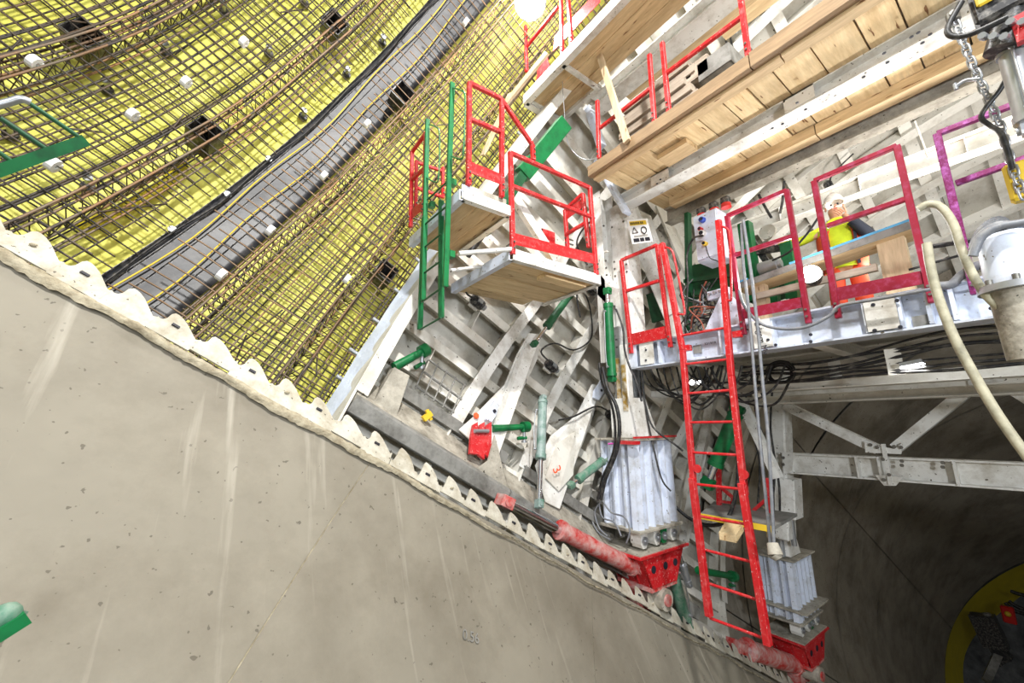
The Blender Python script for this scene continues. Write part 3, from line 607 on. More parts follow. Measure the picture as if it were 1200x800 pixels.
# upper inclined members behind the column
for (a, b, w) in (((765, 318), (800, 400), .1), ((735, 240), (790, 370), .12), ((757, 260), (782, 330), .08)):
    MB().chan(at(*a, X=4.6), at(*b, X=4.6), w*1.5, w*1.5, 1, .012).build('knee_brace', white, gf)
for i, (a, b) in enumerate((((755, 250), (800, 400)), ((775, 245), (812, 330)))):
    MB().beam(at(*a, X=5.1), at(*b, X=5.1), .3, .03).build('web_plate', shellw, gf)
MB().beam(at(690, 127, X=3.9), at(705, 172, X=3.9), .1, .1).build('top_strut', bluew, gf, bevel=.005)
MB().beam(at(700, 190, X=3.95), at(735, 250, X=3.95), .14, .05).build('top_strut', bluew, gf, bevel=.005)
MB().prism([at(x, y, X=3.85) for x, y in ((702, 320), (715, 335), (710, 355), (700, 345))], (.2, 0, 0)).build('bracket_plate', white, gf)
for (a, b) in (((858, 448), (912, 560)), ((822, 468), (772, 560)), ((765, 462), (848, 462)), ((838, 450), (800, 640))):
    MB().chan(at(*a, X=5.6), at(*b, X=5.6), .1, .1, 1, .012, XV).build('rear_brace', white, gf)
# ---- farther leg
gr = thing('gantry_leg', (7.5, 3.0, -2.5), 'farther white gantry leg with corrugated box, low at right of the red ladder', 'gantry leg')
leg(gr, 7.15, 7.9, 2.82, 3.3, -2.86, -2.04, bluew)
MB().box((7.1, 2.7, -2.72), (7.98, 3.38, -2.69)).build('mid_plate', cement, gr)
MB().prism([(7.2, 2.85, -2.0), (7.6, 2.85, -2.0), (7.45, 2.9, -1.3), (7.3, 2.9, -1.3)], (0, .25, 0)).build('column_shoe', white, gr, bevel=.01)
MB().tube((7.15, 2.75, -1.8), (7.05, 2.7, -.9), .035).tube((7.2, 2.95, -2.), (7.15, 2.95, -.9), .045).build('inner_column', galv, gr)
MB().box((7.1, 3.02, -1.75), (7.2, 3.1, -1.3)).build('grease_streak', yellowg, gr)
MB().beam(at(912, 460, X=7.1), at(918, 630, X=7.1), .3, .25, YV).build('outer_column', white, gr, bevel=.02)
MB().beam(at(926, 560, X=7.05), at(928, 606, X=7.05), .3, .2, YV).build('column_collar', white, gr, bevel=.01)
# ---- cross truss between the farther legs
tr = thing('cross_truss', (7, 1.5, -.6), 'white horizontal truss beam with diagonals before the dark tunnel', 'truss')
def yz(Y, Z, X=7.0): return (X, Y, Z)
MB().ibeam((7, 2.7, -.6), (7, -3, -.57), .2, .29, .022).build('lower_beam', white, tr)
for (x0, y0) in ((927, 541), (1007, 548), (1033, 549), (1122, 556)):
    p = at(x0, y0, X=6.97); MB().box((6.88, p[1]-.012, -.73), (7, p[1]+.012, -.46)).build('stiffener', white, tr)
for a, b in (((920, 475), (1030, 527)), ((1138, 454), (1050, 525)), ((1160, 440), (1200, 464)), ((1200, 464), (1250, 495))):
    MB().chan(at(*a, X=6.98), at(*b, X=6.98), .12, .13, 1, .014, XV).build('diagonal', white, tr)
P = [at(x, y, X=6.86) for x, y in ((1013, 517), (1024, 521), (1048, 526), (1058, 518), (1056, 532), (1014, 530))]; MB().prism(P, (.02, 0, 0)).build('gusset_plate', white, tr)
P = [at(x, y, X=6.86) for x, y in ((1025, 556), (1058, 559), (1050, 569), (1036, 569))]; MB().prism(P, (.02, 0, 0)).build('gusset_plate', white, tr)
P = [at(x, y, X=6.84) for x, y in ((1032, 520), (1037, 520), (1046, 568), (1041, 568))]; MB().prism(P, (.03, 0, 0)).build('joint_bar', white, tr)
P = [at(x, y, X=6.86) for x, y in ((1130, 430), (1172, 428), (1175, 447), (1135, 451))]; MB().prism(P, (.02, 0, 0)).build('gusset_plate', white, tr)
P = [at(x, y, X=6.86) for x, y in ((916, 530), (930, 530), (928, 550), (918, 558))]; MB().prism(P, (.02, 0, 0)).build('end_plate', white, tr)
for q in ((1020, 521), (1028, 524), (1048, 523), (1056, 524), (1057, 540), (1057, 545), (1105, 542), (1105, 547), (1035, 538), (1042, 556), (1036, 562), (918, 536), (918, 544), (1142, 440), (1162, 442), (912, 470)):
    MB().hex(at(*q, X=6.85), (-1, 0, 0), .022, .015).build('bolt', bolt, tr)
MB().ibeam((6.9, 2.75, .36), (6.9, -3, .36), .16, .2, .016).build('upper_beam', shellw, tr)
# ---- bluish beam with walkway
bb = thing('walkway_beam', (4.0, 1.5, .7), 'bluish-white steel walkway beam under the crimson guardrails', 'beam')
MB().ibeam((4.1, 3.06, .79), (4.1, -1.6, .79), .22, .29, .016).build('main_beam', bluew, bb)
MB().box((3.985, 2.95, .66), (4.0, 3.07, .93)).build('end_plate', bluew, bb)
for x, w in ((770, .012), (792, .012), (843, .012), (905, .012), (1017, .01), (1060, .01), (1095, .012), (1125, .012)):
    p = at(x, 390, X=4.0); MB().box((4.0, p[1]-w, .67), (4.09, p[1]+w, .92)).build('stiffener', bluew, bb)
for x0, x1, yb in ((1018, 1057, 0), (882, 904, 0), (748, 764, 0)):
    a = at(x0, 390, X=3.985)[1]; b = at(x1, 390, X=3.985)[1]; MB().box((3.98, b, .67), (3.992, a, .93)).build('splice_plate', white, bb)
for q in ((1023, 357), (1051, 352), (1025, 387), (1055, 383), (888, 386), (900, 398), (950, 392), (950, 400), (1162, 352), (1162, 361), (757, 410), (757, 422), (909, 404)):
    MB().tube(at(*q, X=3.98), at(*q, X=3.974), .014, seg=8).build('bolt_hole', ink, bb)
a, b = at(1068, 371, X=4.07), at(1091, 380, X=4.07); MB().box((4.07, b[1], min(a[2], b[2])), (4.085, a[1], max(a[2], b[2]))).build('name_plate', greysteel, bb)
a, b = at(812, 405, X=4.07), at(822, 413, X=4.07); MB().box((4.07, b[1], min(a[2], b[2])), (4.085, a[1], max(a[2], b[2]))).build('name_plate', greysteel, bb)
text_obj('hand_lettering', 'Bdgem My', ink, at(892, 396, X=3.976), at(896, 410, X=3.976)-at(888, 380, X=3.976), at(905, 392, X=3.976)-at(892, 396, X=3.976), .075, bb)
text_obj('stencil', '32/19/18', ink, at(832, 402, X=4.06), (0, -1, 0), ZV, .035, bb)
# walkway deck behind the beam
wd = thing('walkway_deck', (5.5, 1.5, .95), 'grey steel walkway deck behind the bluish beam', 'deck')
for i in range(10): MB().box((4.22+i*.28, -1.6, .93), (4.22+i*.28+.27, 2.75, .97)).build('deck_plate', greysteel, wd)
for x in (4.6, 5.4, 6.2): MB().ibeam((x, 2.9, .84), (x, -1.6, .84), .12, .16, .012).build('joist', shellw, wd)
for y in (2.4, 1.2, 0, -1.2): MB().ibeam((4.2, y, .7), (6.8, y, .7), .1, .12, .012).build('cross_joist', shellw, wd)
for q, Xq in (((1048, 425), 4.5), ((920, 440), 5.2), ((978, 432), 5.2)): p = at(*q, X=Xq); MB().box((Xq, p[1]-.05, p[2]-.1), (Xq+.02, p[1]+.05, p[2]+.12)).build('hanger_plate', shellw, wd)
P = [at(x, y, X=5.2) for x, y in ((1004, 441), (1030, 441), (1022, 452), (1018, 452))]; MB().prism(P, (.015, 0, 0)).build('hanger_plate', shellw, wd)
for z, xx in ((.38, 5.0), (.28, 5.9)): MB().ibeam((xx, 2.7, z), (xx, -2, z), .12, .1, .012).build('service_beam', shellw, wd)
# ---- guardrails
def rail_px(label, kw, posts, rails, toes, m, group=None, w=.042, feet=True):
    P0 = at(*posts[0][1], **kw); t = thing('guardrail', P0, label, 'guardrail', group); n = XV if 'X' in kw else YV
    for a, b in posts:
        A, B = at(*a, **kw), at(*b, **kw); MB().beam(A, B, w, w, n).build('post', m, t, bevel=.004)
        if feet: MB().tube(B+(0, 0, .06)-n*.035, B+(0, 0, .06)+n*.1, .01, seg=6).tube(B+(0, 0, .12)-n*.035, B+(0, 0, .12)+n*.1, .01, seg=6).build('foot_bolt', bolt, t)
    for i, (a, b) in enumerate(rails): MB().beam(at(*a, **kw), at(*b, **kw), w*.9, w*.9, n).build('top_rail' if i == 0 else 'mid_rail', m, t, bevel=.004)
    for a, b, c, d in toes: MB().prism([at(*q, **kw) for q in (a, b, c, d)], n*.008).build('toe_board', m, t)
    return t
X4 = dict(X=3.96)
rail_px('small red guardrail left of the top of the red ladder', X4, [((728, 305), (740, 414)), ((770, 287), (786, 407))], [((728, 305), (770, 287)), ((734, 341), (772, 329))], [((740, 391), (783, 381), (785, 395), (742, 404))], red)
rail_px('red-crimson guardrail between the ladder and the worker', X4, [((852, 253), (872, 392)), ((922, 223), (948, 379))], [((852, 253), (922, 223)), ((861, 299), (928, 277))], [((869, 362), (943, 347), (946, 359), (870, 374))], purple)
rail_px('tall crimson guardrail in front of the worker in the white helmet', X4, [((954, 212), (983, 373)), ((1051, 171), (1093, 355))], [((954, 212), (1051, 171)), ((969, 265), (1065, 232))], [((980, 337), (1085, 316), (1090, 331), (983, 352))], purple)
rail_px('magenta guardrail at the right edge behind the hanging chain', X4, [((1098, 157), (1143, 345))], [((1098, 157), (1260, 95)), ((1120, 215), (1300, 150))], [], magenta)
# ---- red access ladder
ld = thing('access_ladder', at(832, 722, X=3.9), 'long red steel ladder hanging from the bluish walkway beam', 'ladder')
XL = dict(X=3.88)
for a, b in (((776, 285), (800, 410)), ((800, 410), (813, 570)), ((842, 258), (857, 440)), ((857, 440), (873, 580))): MB().beam(at(*a, **XL), at(*b, **XL), .05, .055, XV).build('upper_stile', red, ld, bevel=.004)
XM = dict(X=3.83)
for a, b in (((811, 560), (831, 722)), ((869, 566), (900, 756))): MB().beam(at(*a, **XM), at(*b, **XM), .055, .06, XV).build('lower_stile', red, ld, bevel=.004)
for a, b in (((794, 394), (850, 384)), ((801, 427), (853, 421)), ((805, 461), (857, 457)), ((808, 495), (861, 494)), ((812, 530), (864, 533)), ((815, 567), (868, 573)), ((817, 604), (874, 614)), ((822, 643), (880, 658)), ((826, 682), (886, 702)), ((832, 724), (893, 747))):
    MB().tube(at(*a, **XL), at(*b, **XL), .013, seg=10).build('rung', red, ld)
for pts in ([(776, 289), (786, 292), (791, 306), (802, 362), (799, 368), (793, 367)], [(844, 265), (852, 268), (855, 280), (857, 345), (854, 352), (850, 352)]):
    MB().path([at(*q, **XL) for q in pts], .011, 6).build('grab_loop', red, ld)
for q in ((872, 556), (817, 549)): p = at(*q, X=3.86); MB().tube(p-XV*.01, p+XV*.01, .04, seg=14).build('hinge_eye', red, ld)
for q in ((858, 392), (800, 408)): p = at(*q, X=3.9); MB().box(p-(.0, .07, .03), p+(.06, .0, .03)).build('bracket', red, ld)
# ---- main timber deck overhead
dk = thing('timber_deck', (4.1, 1.5, 3.0), 'overhead deck of pine boards on white steel beams', 'deck')
y = 2.9; rr = random.Random(4)
while y > -2.2:
    w = rr.uniform(.19, .3)
    MB().box((3.38, y-w+.012, 2.965+rr.uniform(0, .02)), (4.86, y, 3.01)).build('board', wood_x, dk); y -= w
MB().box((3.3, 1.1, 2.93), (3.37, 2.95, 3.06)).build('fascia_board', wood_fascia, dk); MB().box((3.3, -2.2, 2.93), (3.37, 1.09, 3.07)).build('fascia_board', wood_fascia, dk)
MB().box((3.38, -2.2, 3.012), (4.84, 2.88, 3.03)).build('light_block_sheet', wood_grey, dk)  # added sheet above the boards, blocks light so their gaps stay dark
MB().box((3.37, .9, 2.9), (3.47, 2.93, 2.97)).build('runner', wood_y, dk); MB().box((3.37, -2.2, 2.9), (3.47, .89, 2.97)).build('runner', wood_y, dk)
MB().box((4.6, 1.05, 2.86), (4.74, 2.7, 2.97)).build('runner', wood_y, dk); MB().box((4.6, -2.2, 2.86), (4.74, 1.04, 2.97)).build('runner', wood_y, dk)
MB().box((3.68, 1.9, 2.9), (3.9, 2.25, 2.96)).build('packer', wood_y, dk)
MB().ibeam((4.08, 3.05, 2.89), (4.08, -2.2, 2.89), .2, .16, .014).build('steel_beam', white, dk)
MB().ibeam((4.86, 2.9, 2.86), (4.86, -2.2, 2.86), .16, .22, .014).build('steel_beam', cement, dk, label='scribbled and stained beam under the far side')
for y0 in (2.45, 1.0): MB().box((3.98, y0-.14, 2.83), (3.99, y0+.1, 2.97)).build('splice_plate', white, dk)
for q in ((905, 150), (917, 145), (1036, 62), (1040, 73), (1076, 38), (1081, 50), (934, 120), (944, 128), (770, 215), (774, 210), (1068, 43), (1090, 40), (1012, 90)):
    p = at(*q, Z=2.808); MB().tube(p, p-ZV*.004, .013, seg=8).build('bolt_hole', ink, dk)
# underside labels & upper rails
rail_px('red guardrail on the near edge of the overhead pine deck', dict(X=3.36), [((700, 118), (702, 186)), ((761, 64), (767, 145)), ((776, 50), (784, 133)), ((867, -10), (877, 66))], [((703, 150), (762, 104)), ((781, 86), (869, 20))], [], red)
# stacked sheets on the deck
sk = [((0.0, .05, .02, .07, .04, .01, .05, .02)[i], 3.08+.1*i) for i in range(8)]
for i, (dx, z) in enumerate(sk):
    MB().box((3.6+dx, 1.72+.05*(i % 3), z-.044), (3.95+dx, 2.86-.035*i, z+.044)).build('plank_tmp', wood_grey).name = 'stacked_plank'
for i, o in enumerate([o for o in COL.objects if o.name.startswith('stacked_plank')]):
    tag(o, 'weathered grey plank, %s of the stack on the overhead deck' % ['lowest', 'second from bottom', 'third from bottom', 'fourth from bottom', 'fourth from top', 'third from top', 'second from top', 'topmost'][i], 'plank', 'weathered planks on the overhead deck')
for i, (q, s, l) in enumerate((((803, 98), .13, 'left grey steel box standing on the overhead deck'), ((820, 90), .15, 'middle pale crate with a loose lid on the overhead deck'), ((843, 80), .16, 'right grey sheet-metal trough on the overhead deck'))):
    p = at(*q, X=3.8); t = thing('deck_box', p, l, 'box')
    m = (greysteel, wood_grey, greysteel)[i]
    MB().box(p+(-.12, -s, -s*.7), p+(.2, s, -s*.7+.015)).build('bottom', m, t)
    for sy in (-1, 1): MB().box(p+(-.12, sy*s-.008, -s*.7), p+(.2, sy*s+.008, s*.6)).build('side', m, t)
    for sx in (-.12, .2): MB().box(p+(sx-.008, -s, -s*.7), p+(sx+.008, s, s*.6)).build('end_panel', m, t)
# prop timber
a, b = at(697, 47, X=3.3), at(735, 166, X=3.27); o = MB().beam(a, b, .075, .04, XV).build('timber_prop', wood_z, None, bevel=.004); tag(o, 'raw timber prop leaning between the top deck and the overhead pine deck', 'timber')
# ---- topmost deck
Z5 = 4.4
td = thing('top_deck', (3.3, 3, Z5), 'highest white-framed timber deck above the platform railings, near the bright lamp', 'deck')
def z5(x, y, z=Z5): return at(x, y, Z=z)
xn = z5(616, 121)[0]; yl = z5(616, 121)[1]; xf = xn+.62
yy = yl-.06; rr = random.Random(8)
for i, (xa, xb) in enumerate(((0.05, .22), (.23, .42), (.43, .6))):
    MB().box((xn+xa, -.5, Z5+.02+.004*i), (xn+xb, yl-.78, Z5+.06)).build('board', wood_y, td)
for i in range(3): MB().box((xn+.05+.19*i, yl-.75, Z5+.05), (xn+.05+.19*i+.18, yl-.06, Z5+.085)).build('board', wood_y, td)
MB().chan((xn, yl, Z5+.04), (xn, -.5, Z5+.04), .09, .13, 1, .012).build('frame_edge', white, td)
MB().chan((xn, yl, Z5+.04), (xf+.1, yl, Z5+.04), .09, .13, -1, .012).build('frame_end', white, td)
MB().beam((xn, yl-.76, Z5), (xf+.05, yl-.76, Z5), .05, .05).build('cross_bar', white, td)
MB().beam((xf+.02, yl, Z5+.02), (xf+.02, yl-.8, Z5+.02), .07, .05).build('frame_side', white, td)
MB().ibeam((xf+.22, yl-.55, Z5-.02), (xf+.22, -.5, Z5-.02), .24, .18, .014).build('steel_beam', white, td)
MB().box((xf+.36, -.5, Z5-.02), (xf+.52, yl-.9, Z5+.06)).build('runner', wood_y, td)
MB().box((xf+.53, -.5, Z5+.02), (xf+.75, yl-2.1, Z5+.08)).build('runner', wood_y, td)
rail_px('red guardrail on the topmost deck below the bright lamp', dict(X=xn), [((657, -12), (659, 64)), ((665, -12), (670, 54)), ((616, 30), (617, 84))], [((616, 56), (654, 8))], [((648, 60), (703, 2), (703, -14), (650, 42)), ((640, 62), (630, 82), (628, 96), (644, 78))], red)
for i, (a, b, l) in enumerate((((640, 62), (560, 196), 'left'), ((628, 100), (596, 130), 'short'))):
    pass
for a, b, l in (((598, 110), (566, 182), 'lower pale plank leaning from the topmost deck past the red railing'), ((641, 62), (592, 122), 'upper pale plank leaning beside the topmost deck')):
    o = MB().beam(at(*a, X=2.65), at(*b, X=2.45), .09, .03, XV).build('leaning_plank', wood_z, None); tag(o, l, 'plank')
# wire and chain falls
o = MB().path([at(x, y, X=3.2) for x, y in ((657, 64), (660, 110), (664, 160), (672, 178), (686, 187), (700, 185))], .005, 5).build('hoist_wire', galv); tag(o, 'thin grey wire sagging from the topmost deck to the overhead deck', 'wire')
# ================================================================== LEFT PLATFORMS
ZL, ZU = 1.54, 1.98; YP = 2.82
pl = thing('access_platform', (2.6, 3.3, ZL), 'lower white-framed timber platform with red railings on the formwork', 'platform')
XA, XB = 2.05, 3.24; YB = 3.98
for i in range(5): MB().box((XA+.03, YP+.04+i*.22, ZL-.02+.004*(i % 2)), (XB-.02 if i < 4 else XB-.2, YP+.04+i*.22+.21, ZL+.02)).build('board', wood_x, pl)
MB().box((XA+.5, YP+.1, ZL-.06), (XB-.1, YP+.24, ZL-.02)).build('packer', wood_x, pl)
for i in range(3): MB().box((XA+.04+.42*i, YP+.05, ZL+.04+.03*(i % 2)), (XA+.04+.42*i+.38, YP+.45, ZL+.08+.03*(i % 2))).build('loose_board', wood_x, pl)
MB().chan((XA, YP, ZL+.01), (XB, YP, ZL+.01), .06, .11, 1, .01).build('frame_side', white, pl)
MB().chan((XA, YP, ZL+.01), (XA, YB, ZL+.01), .06, .11, -1, .01).build('frame_end', bluew, pl)
MB().chan((XB, YP, ZL+.01), (XB, YB-.2, ZL+.01), .06, .11, 1, .01).build('frame_end', white, pl)
MB().beam((XA+.02, YP, ZL-.03), (XA+.02, YP, ZU+.06), .09, .07).build('corner_post', white, pl, bevel=.005)
MB().beam(at(605, 235, Y=2.95), at(650, 305, Y=2.95), .1, .06, YV).build('diagonal_plate', white, pl)
MB().tube(at(601, 292, X=XA), at(538, 297, X=1.55), .022, seg=10).build('stay', white, pl); MB().tube(at(566, 312, X=XA), at(528, 317, X=1.5), .018, seg=10).build('stay', white, pl)
XC, XD = 1.52, 2.03; yl = at(480, 272, X=XC)[1]
up = thing('access_platform', (1.8, 3.3, ZU), 'upper narrow white-framed platform behind the green ladder', 'platform')
for i in range(3): MB().box((XC+.02+.17*i, YP+.03, ZU-.03+.004*i), (XC+.02+.17*i+.16, min(yl, 3.95), ZU+.01)).build('board', wood_y, up)
MB().chan((XC, YP, ZU), (XD, YP, ZU), .06, .1, 1, .01).build('frame_side', white, up)
MB().chan((XC, YP, ZU), (XC, min(yl, 3.98), ZU), .06, .1, -1, .01).build('frame_end', bluew, up); MB().chan((XD, YP, ZU), (XD, 3.8, ZU), .06, .1, 1, .01).build('frame_end', white, up)
MB().box((XC+.05, YP+.01, ZU+.03), (XD-.03, YP+.05, ZU+.13)).build('kick_board', cement, up)
MB().box((XC-.01, YP-.01, ZU-.03), (XC+.1, YP+.0, ZU+.1)).hex((XC+.03, YP-.01, ZU+.05), (0, -1, 0)).hex((XC+.07, YP-.01, ZU), (0, -1, 0)).build('corner_plate', bluew, up)
rail_px('red guardrail with sloping side on the upper narrow platform', dict(Y=YP-.02), [((550, 97), (549, 217)), ((588, 116), (588, 231)), ((624, 170), (625, 188))], [((550, 97), (588, 116)), ((552, 140), (588, 155)), ((588, 117), (624, 170))], [((551, 189), (588, 204), (588, 216), (551, 202))], red)
rail_px('wide red guardrail along the front of the lower platform', dict(Y=YP-.02), [((598, 178), (601, 298)), ((691, 219), (699, 322))], [((598, 179), (691, 220)), ((600, 218), (693, 254))], [((603, 273), (695, 297), (697, 309), (603, 286))], red)
rail_px('red end guardrail on the pillar side of the lower platform', dict(X=XB-.03), [((662, 246), (665, 290)), ((683, 227), (690, 290))], [((662, 246), (683, 227)), ((664, 274), (688, 260))], [((664, 246), (683, 232), (684, 242), (665, 256))], red)
rail_px('narrow red guardrail at the left end of the upper platform behind the ladder', dict(X=XC-.02), [((483, 178), (481, 266)), ((499, 156), (497, 252))], [((483, 178), (499, 156)), ((482, 211), (499, 196))], [((481, 246), (498, 234), (498, 243), (481, 257))], red, w=.04)
rail_px('far red guardrail at the back of the upper platform', dict(Y=min(yl, 3.98)), [((519, 196), (519, 232)), ((488, 188), (487, 250))], [((488, 190), (520, 201)), ((488, 220), (520, 231))], [], red, w=.035)
rb = thing('red_box', at(638, 280, Y=3.4), 'small open red steel box on the lower platform', 'box'); p = V3(rb.location)
MB().box(p+(-.1, -.08, -.08), p+(.1, -.07, .08)).build('side', red, rb); MB().box(p+(-.1, .07, -.08), p+(.1, .08, .08)).build('side', red, rb); MB().box(p+(-.1, -.08, -.08), p+(-.09, .08, .08)).box(p+(-.1, -.08, -.08), p+(.1, .08, -.07)).build('shell', red, rb)
# green ladder
gl = thing('access_ladder', at(492, 386, X=1.46), 'green steel ladder hanging at the left platforms', 'ladder')
G1, G2 = dict(X=1.44), dict(X=1.49)
for a, b in (((501, 140), (496, 352)), ((530, 97), (522, 336))): MB().beam(at(*a, **G1), at(*b, **G1), .03, .045, XV).build('upper_stile', green, gl, bevel=.003)
for a, b in (((497, 255), (492, 386)), ((517, 235), (517, 372))): MB().beam(at(*a, **G2), at(*b, **G2), .03, .05, XV).build('lower_stile', green, gl, bevel=.003)
for a, b in (((492, 386), (517, 372)), ((494, 354), (515, 339)), ((494, 322), (516, 306)), ((497, 290), (517, 274)), ((499, 262), (523, 242)), ((501, 234), (525, 212))):
    MB().tube(at(*a, **G1), at(*b, **G1), .009, seg=8).build('rung', dgreen, gl)
for pts in ([(530, 103), (540, 106), (545, 116), (543, 178), (539, 186), (529, 183)], [(503, 146), (511, 149), (515, 158), (514, 207), (509, 213), (500, 208)]):
    MB().path([at(*q, **G1) for q in pts], .007, 6).build('grab_loop', green, gl)
for q in ((527, 214), (525, 298), (503, 240)): p = at(*q, X=1.47); MB().box(p-(0, .04, .03), p+(.05, .02, .03)).build('bracket', green, gl)
# ================================================================== CONTROL CABINET, SIGN, LAMPS
cb = thing('control_cabinet', at(812, 290, X=4.3), 'bluish-white electrical cabinet with sockets beside the ladder top', 'cabinet')
c0 = at(812, 255, X=4.3); c1 = at(840, 247, X=4.3); z0 = at(815, 309, X=4.3)[2]
MB().box((4.3, c1[1], z0), (4.62, c0[1], c0[2])).build('body', bluew, cb, bevel=.006)
MB().box((4.28, c1[1]+.01, z0+.02), (4.3, c0[1]-.01, c0[2]-.02)).build('front_panel', bluew, cb, bevel=.003)
for (q, m, r) in (((824, 258), mat('blue_socket', srgb(60, 90, 190), .4), .035), ((824, 274), paper, .04), ((827, 286), yellowc, .028), ((822, 269), redbeacon, .025)):
    p = at(*q, X=4.28); MB().tube(p, p-XV*.05, r, r*.85, 14).build('socket', m, cb); MB().tube(p-XV*.05, p-XV*.055, r*.6, seg=12).build('socket_hole', ink, cb)
MB().path([at(*q, X=4.2) for q in ((824, 276), (812, 280), (805, 300), (806, 330), (803, 380))], .011, 6).path([at(*q, X=4.22) for q in ((827, 288), (832, 302), (843, 308), (850, 330))], .006, 5).build('cable', black, cb)
for i, (x, y) in enumerate(((822, 250), (837, 246), (852, 250))):
    p = at(x, y, X=4.4); p[2] = c0[2]; t = thing('beacon_lamp', p, ['left', 'middle', 'right'][i]+' red and black beacon lamp on top of the cabinet', 'lamp', 'beacon lamps on the cabinet')
    MB().tube(p, p+ZV*.05, .055, .05, 14).build('base', redbeacon, t); MB().box(p+(-.04, -.045, .05), p+(.04, .045, .13)).build('lamp_body', plastic, t, bevel=.01)
sg = thing('warning_sign', at(745, 285, X=3.86), 'white warning notice with yellow header hung on the near column', 'sign')
q4 = [(735, 258), (758, 256), (765, 283), (741, 286)]; XS = dict(X=3.87)
MB().prism([at(*q, **XS) for q in q4], (.004, 0, 0)).build('board', paper, sg)
def sub(u0, v0, u1, v1, X):
    f = lambda u, v: at(*(np.array(q4[0])*(1-u)*(1-v)+np.array(q4[1])*u*(1-v)+np.array(q4[2])*u*v+np.array(q4[3])*(1-u)*v), X=X); return [f(u0, v0), f(u1, v0), f(u1, v1), f(u0, v1)]
MB().prism(sub(.08, .06, .92, .24, 3.868), (.001, 0, 0)).build('header', yellowc, sg)
for a in (.12, .2, .28, .36, .44, .52, .62, .7): MB().prism(sub(a, .1, a+.05, .2, 3.866), (.001, 0, 0)).build('header_letter', ink, sg)
MB().path([np.mean(sub(u, v, u, v, 3.865), axis=0) for u, v in ((.25, .32), (.12, .55), (.4, .55))], .006, 5, 1, True).path([np.mean(sub(u, v, u, v, 3.865), axis=0) for u, v in ((.65, .35), (.58, .5), (.7, .62), (.84, .5), (.8, .36))], .007, 5, 3, True).build('pictogram', ink, sg)
for a, b in ((.1, .38), (.42, .62), (.66, .9)): MB().prism(sub(a, .78, b, .93, 3.866), (.001, 0, 0)).build('text_strip', ink, sg)
for v in (.66, .71): MB().prism(sub(.15, v, .85, v+.02, 3.866), (.001, 0, 0)).build('text_strip', greysteel, sg)
# lamps
def flood(label, p, power, r, X, to, glow=True):
    t = thing('work_lamp', p, label, 'lamp'); d = nrm(V3(to)-V3(p))
    MB().tube(p-d*.12, p-d*.02, r*.7, r*1.1, 18).build('housing', plastic, t); MB().ball(p, r, 20, 12).build('glare_globe', lampglow, t)  # globe oversized: the glare around the lamp is put into its size
    l = bpy.data.lights.new('work_lamp_light', 'SPOT'); l.energy = power; l.spot_size = math.radians(165); l.spot_blend = .5; l.shadow_soft_size = r*.8
    o = bpy.data.objects.new('work_lamp_light', l); COL.objects.link(o); o.location = tuple(V3(p)+d*(r+.03)); o.rotation_euler = Vector(d).to_track_quat('-Z', 'Y').to_euler()
flood('very bright work lamp hung at the top left of the topmost deck', at(621, 2, X=2.75), 420, .2, 0, (0, 1.2, 0))
flood('glaring work lamp standing on the walkway left of the worker', at(950, 321, X=4.6), 90, .085, 0, (2.5, 1.2, 2.4))
t = thing('work_lamp', at(1068, 425, X=4.5), 'small flat lit lamp in the cables under the bluish beam', 'lamp')
a, b = at(1056, 428, X=4.5), at(1082, 423, X=4.5); MB().beam(a, b, .12, .03).build('housing', galv, t); MB().beam(a-ZV*.018, b-ZV*.018, .1, .006).build('lens', emit('led_glow', (.9, .96, 1), 12), t)
area('led_lamp_light', tuple((a+b)/2-ZV*.03), tuple((a+b)/2-ZV*2), .15, 5)
t = thing('work_lamp', at(816, 448, X=5.4), 'twin round lamp glowing behind the cables under the ladder top', 'lamp')
for q in ((811, 448), (820, 447)): p = at(*q, X=5.4); MB().tube(p, p-XV*.02, .035, seg=14).build('lens', emit('spot_glow', (1, 1, 1), 15), t)
MB().box(V3(t.location)+(0, -.1, -.04), V3(t.location)+(.06, .1, .04)).build('housing', plastic, t)
area('fill_uplight', (6.3, .6, 1.5), (6.9, .6, 5), .5, 100, (1, .97, .93)); area('fill_uplight', (5.9, -1.2, 1.5), (6.8, 0, 6), .5, 90, (1, .96, .9)); point('upper_fill_light', at(1130, 90, X=5.2), 60, .25, (1, .97, .92))  # added fill lights to brighten the upper forms, no fittings there
# ================================================================== WORKER
pb = V3((6.0, 1.32, .97)); FD = nrm((-.96, -.28, 0)); LD = np.array([-FD[1]*-1, 0, 0]); LD = nrm(np.cross(ZV, -FD))
if LD[1] < 0: LD = -LD
def pp(l, f, z): return pb+LD*l+FD*f+ZV*z
wk = thing('person', pb, 'worker in white helmet, orange vest and yellow shirt, hand raised to face, behind the guardrail', 'person')
def skinned(name, verts, edges, radii, m, parent, sub=2, root=0):
    o0 = V3(parent.location); me = bpy.data.meshes.new(name); me.from_pydata([tuple(V3(v)-o0) for v in verts], edges, []); me.materials.append(m)
    o = bpy.data.objects.new(name, me); COL.objects.link(o); o.parent = parent; o['_o'] = [float(x) for x in o0]
    k = o.modifiers.new('skin', 'SKIN'); k.use_smooth_shade = True
    for i, r in enumerate(radii):
        d = me.skin_vertices[0].data[i]; d.radius = (r, r) if not isinstance(r, tuple) else r; d.use_root = (i == root)
    s = o.modifiers.new('sub', 'SUBSURF'); s.levels = sub; s.render_levels = sub
    return o
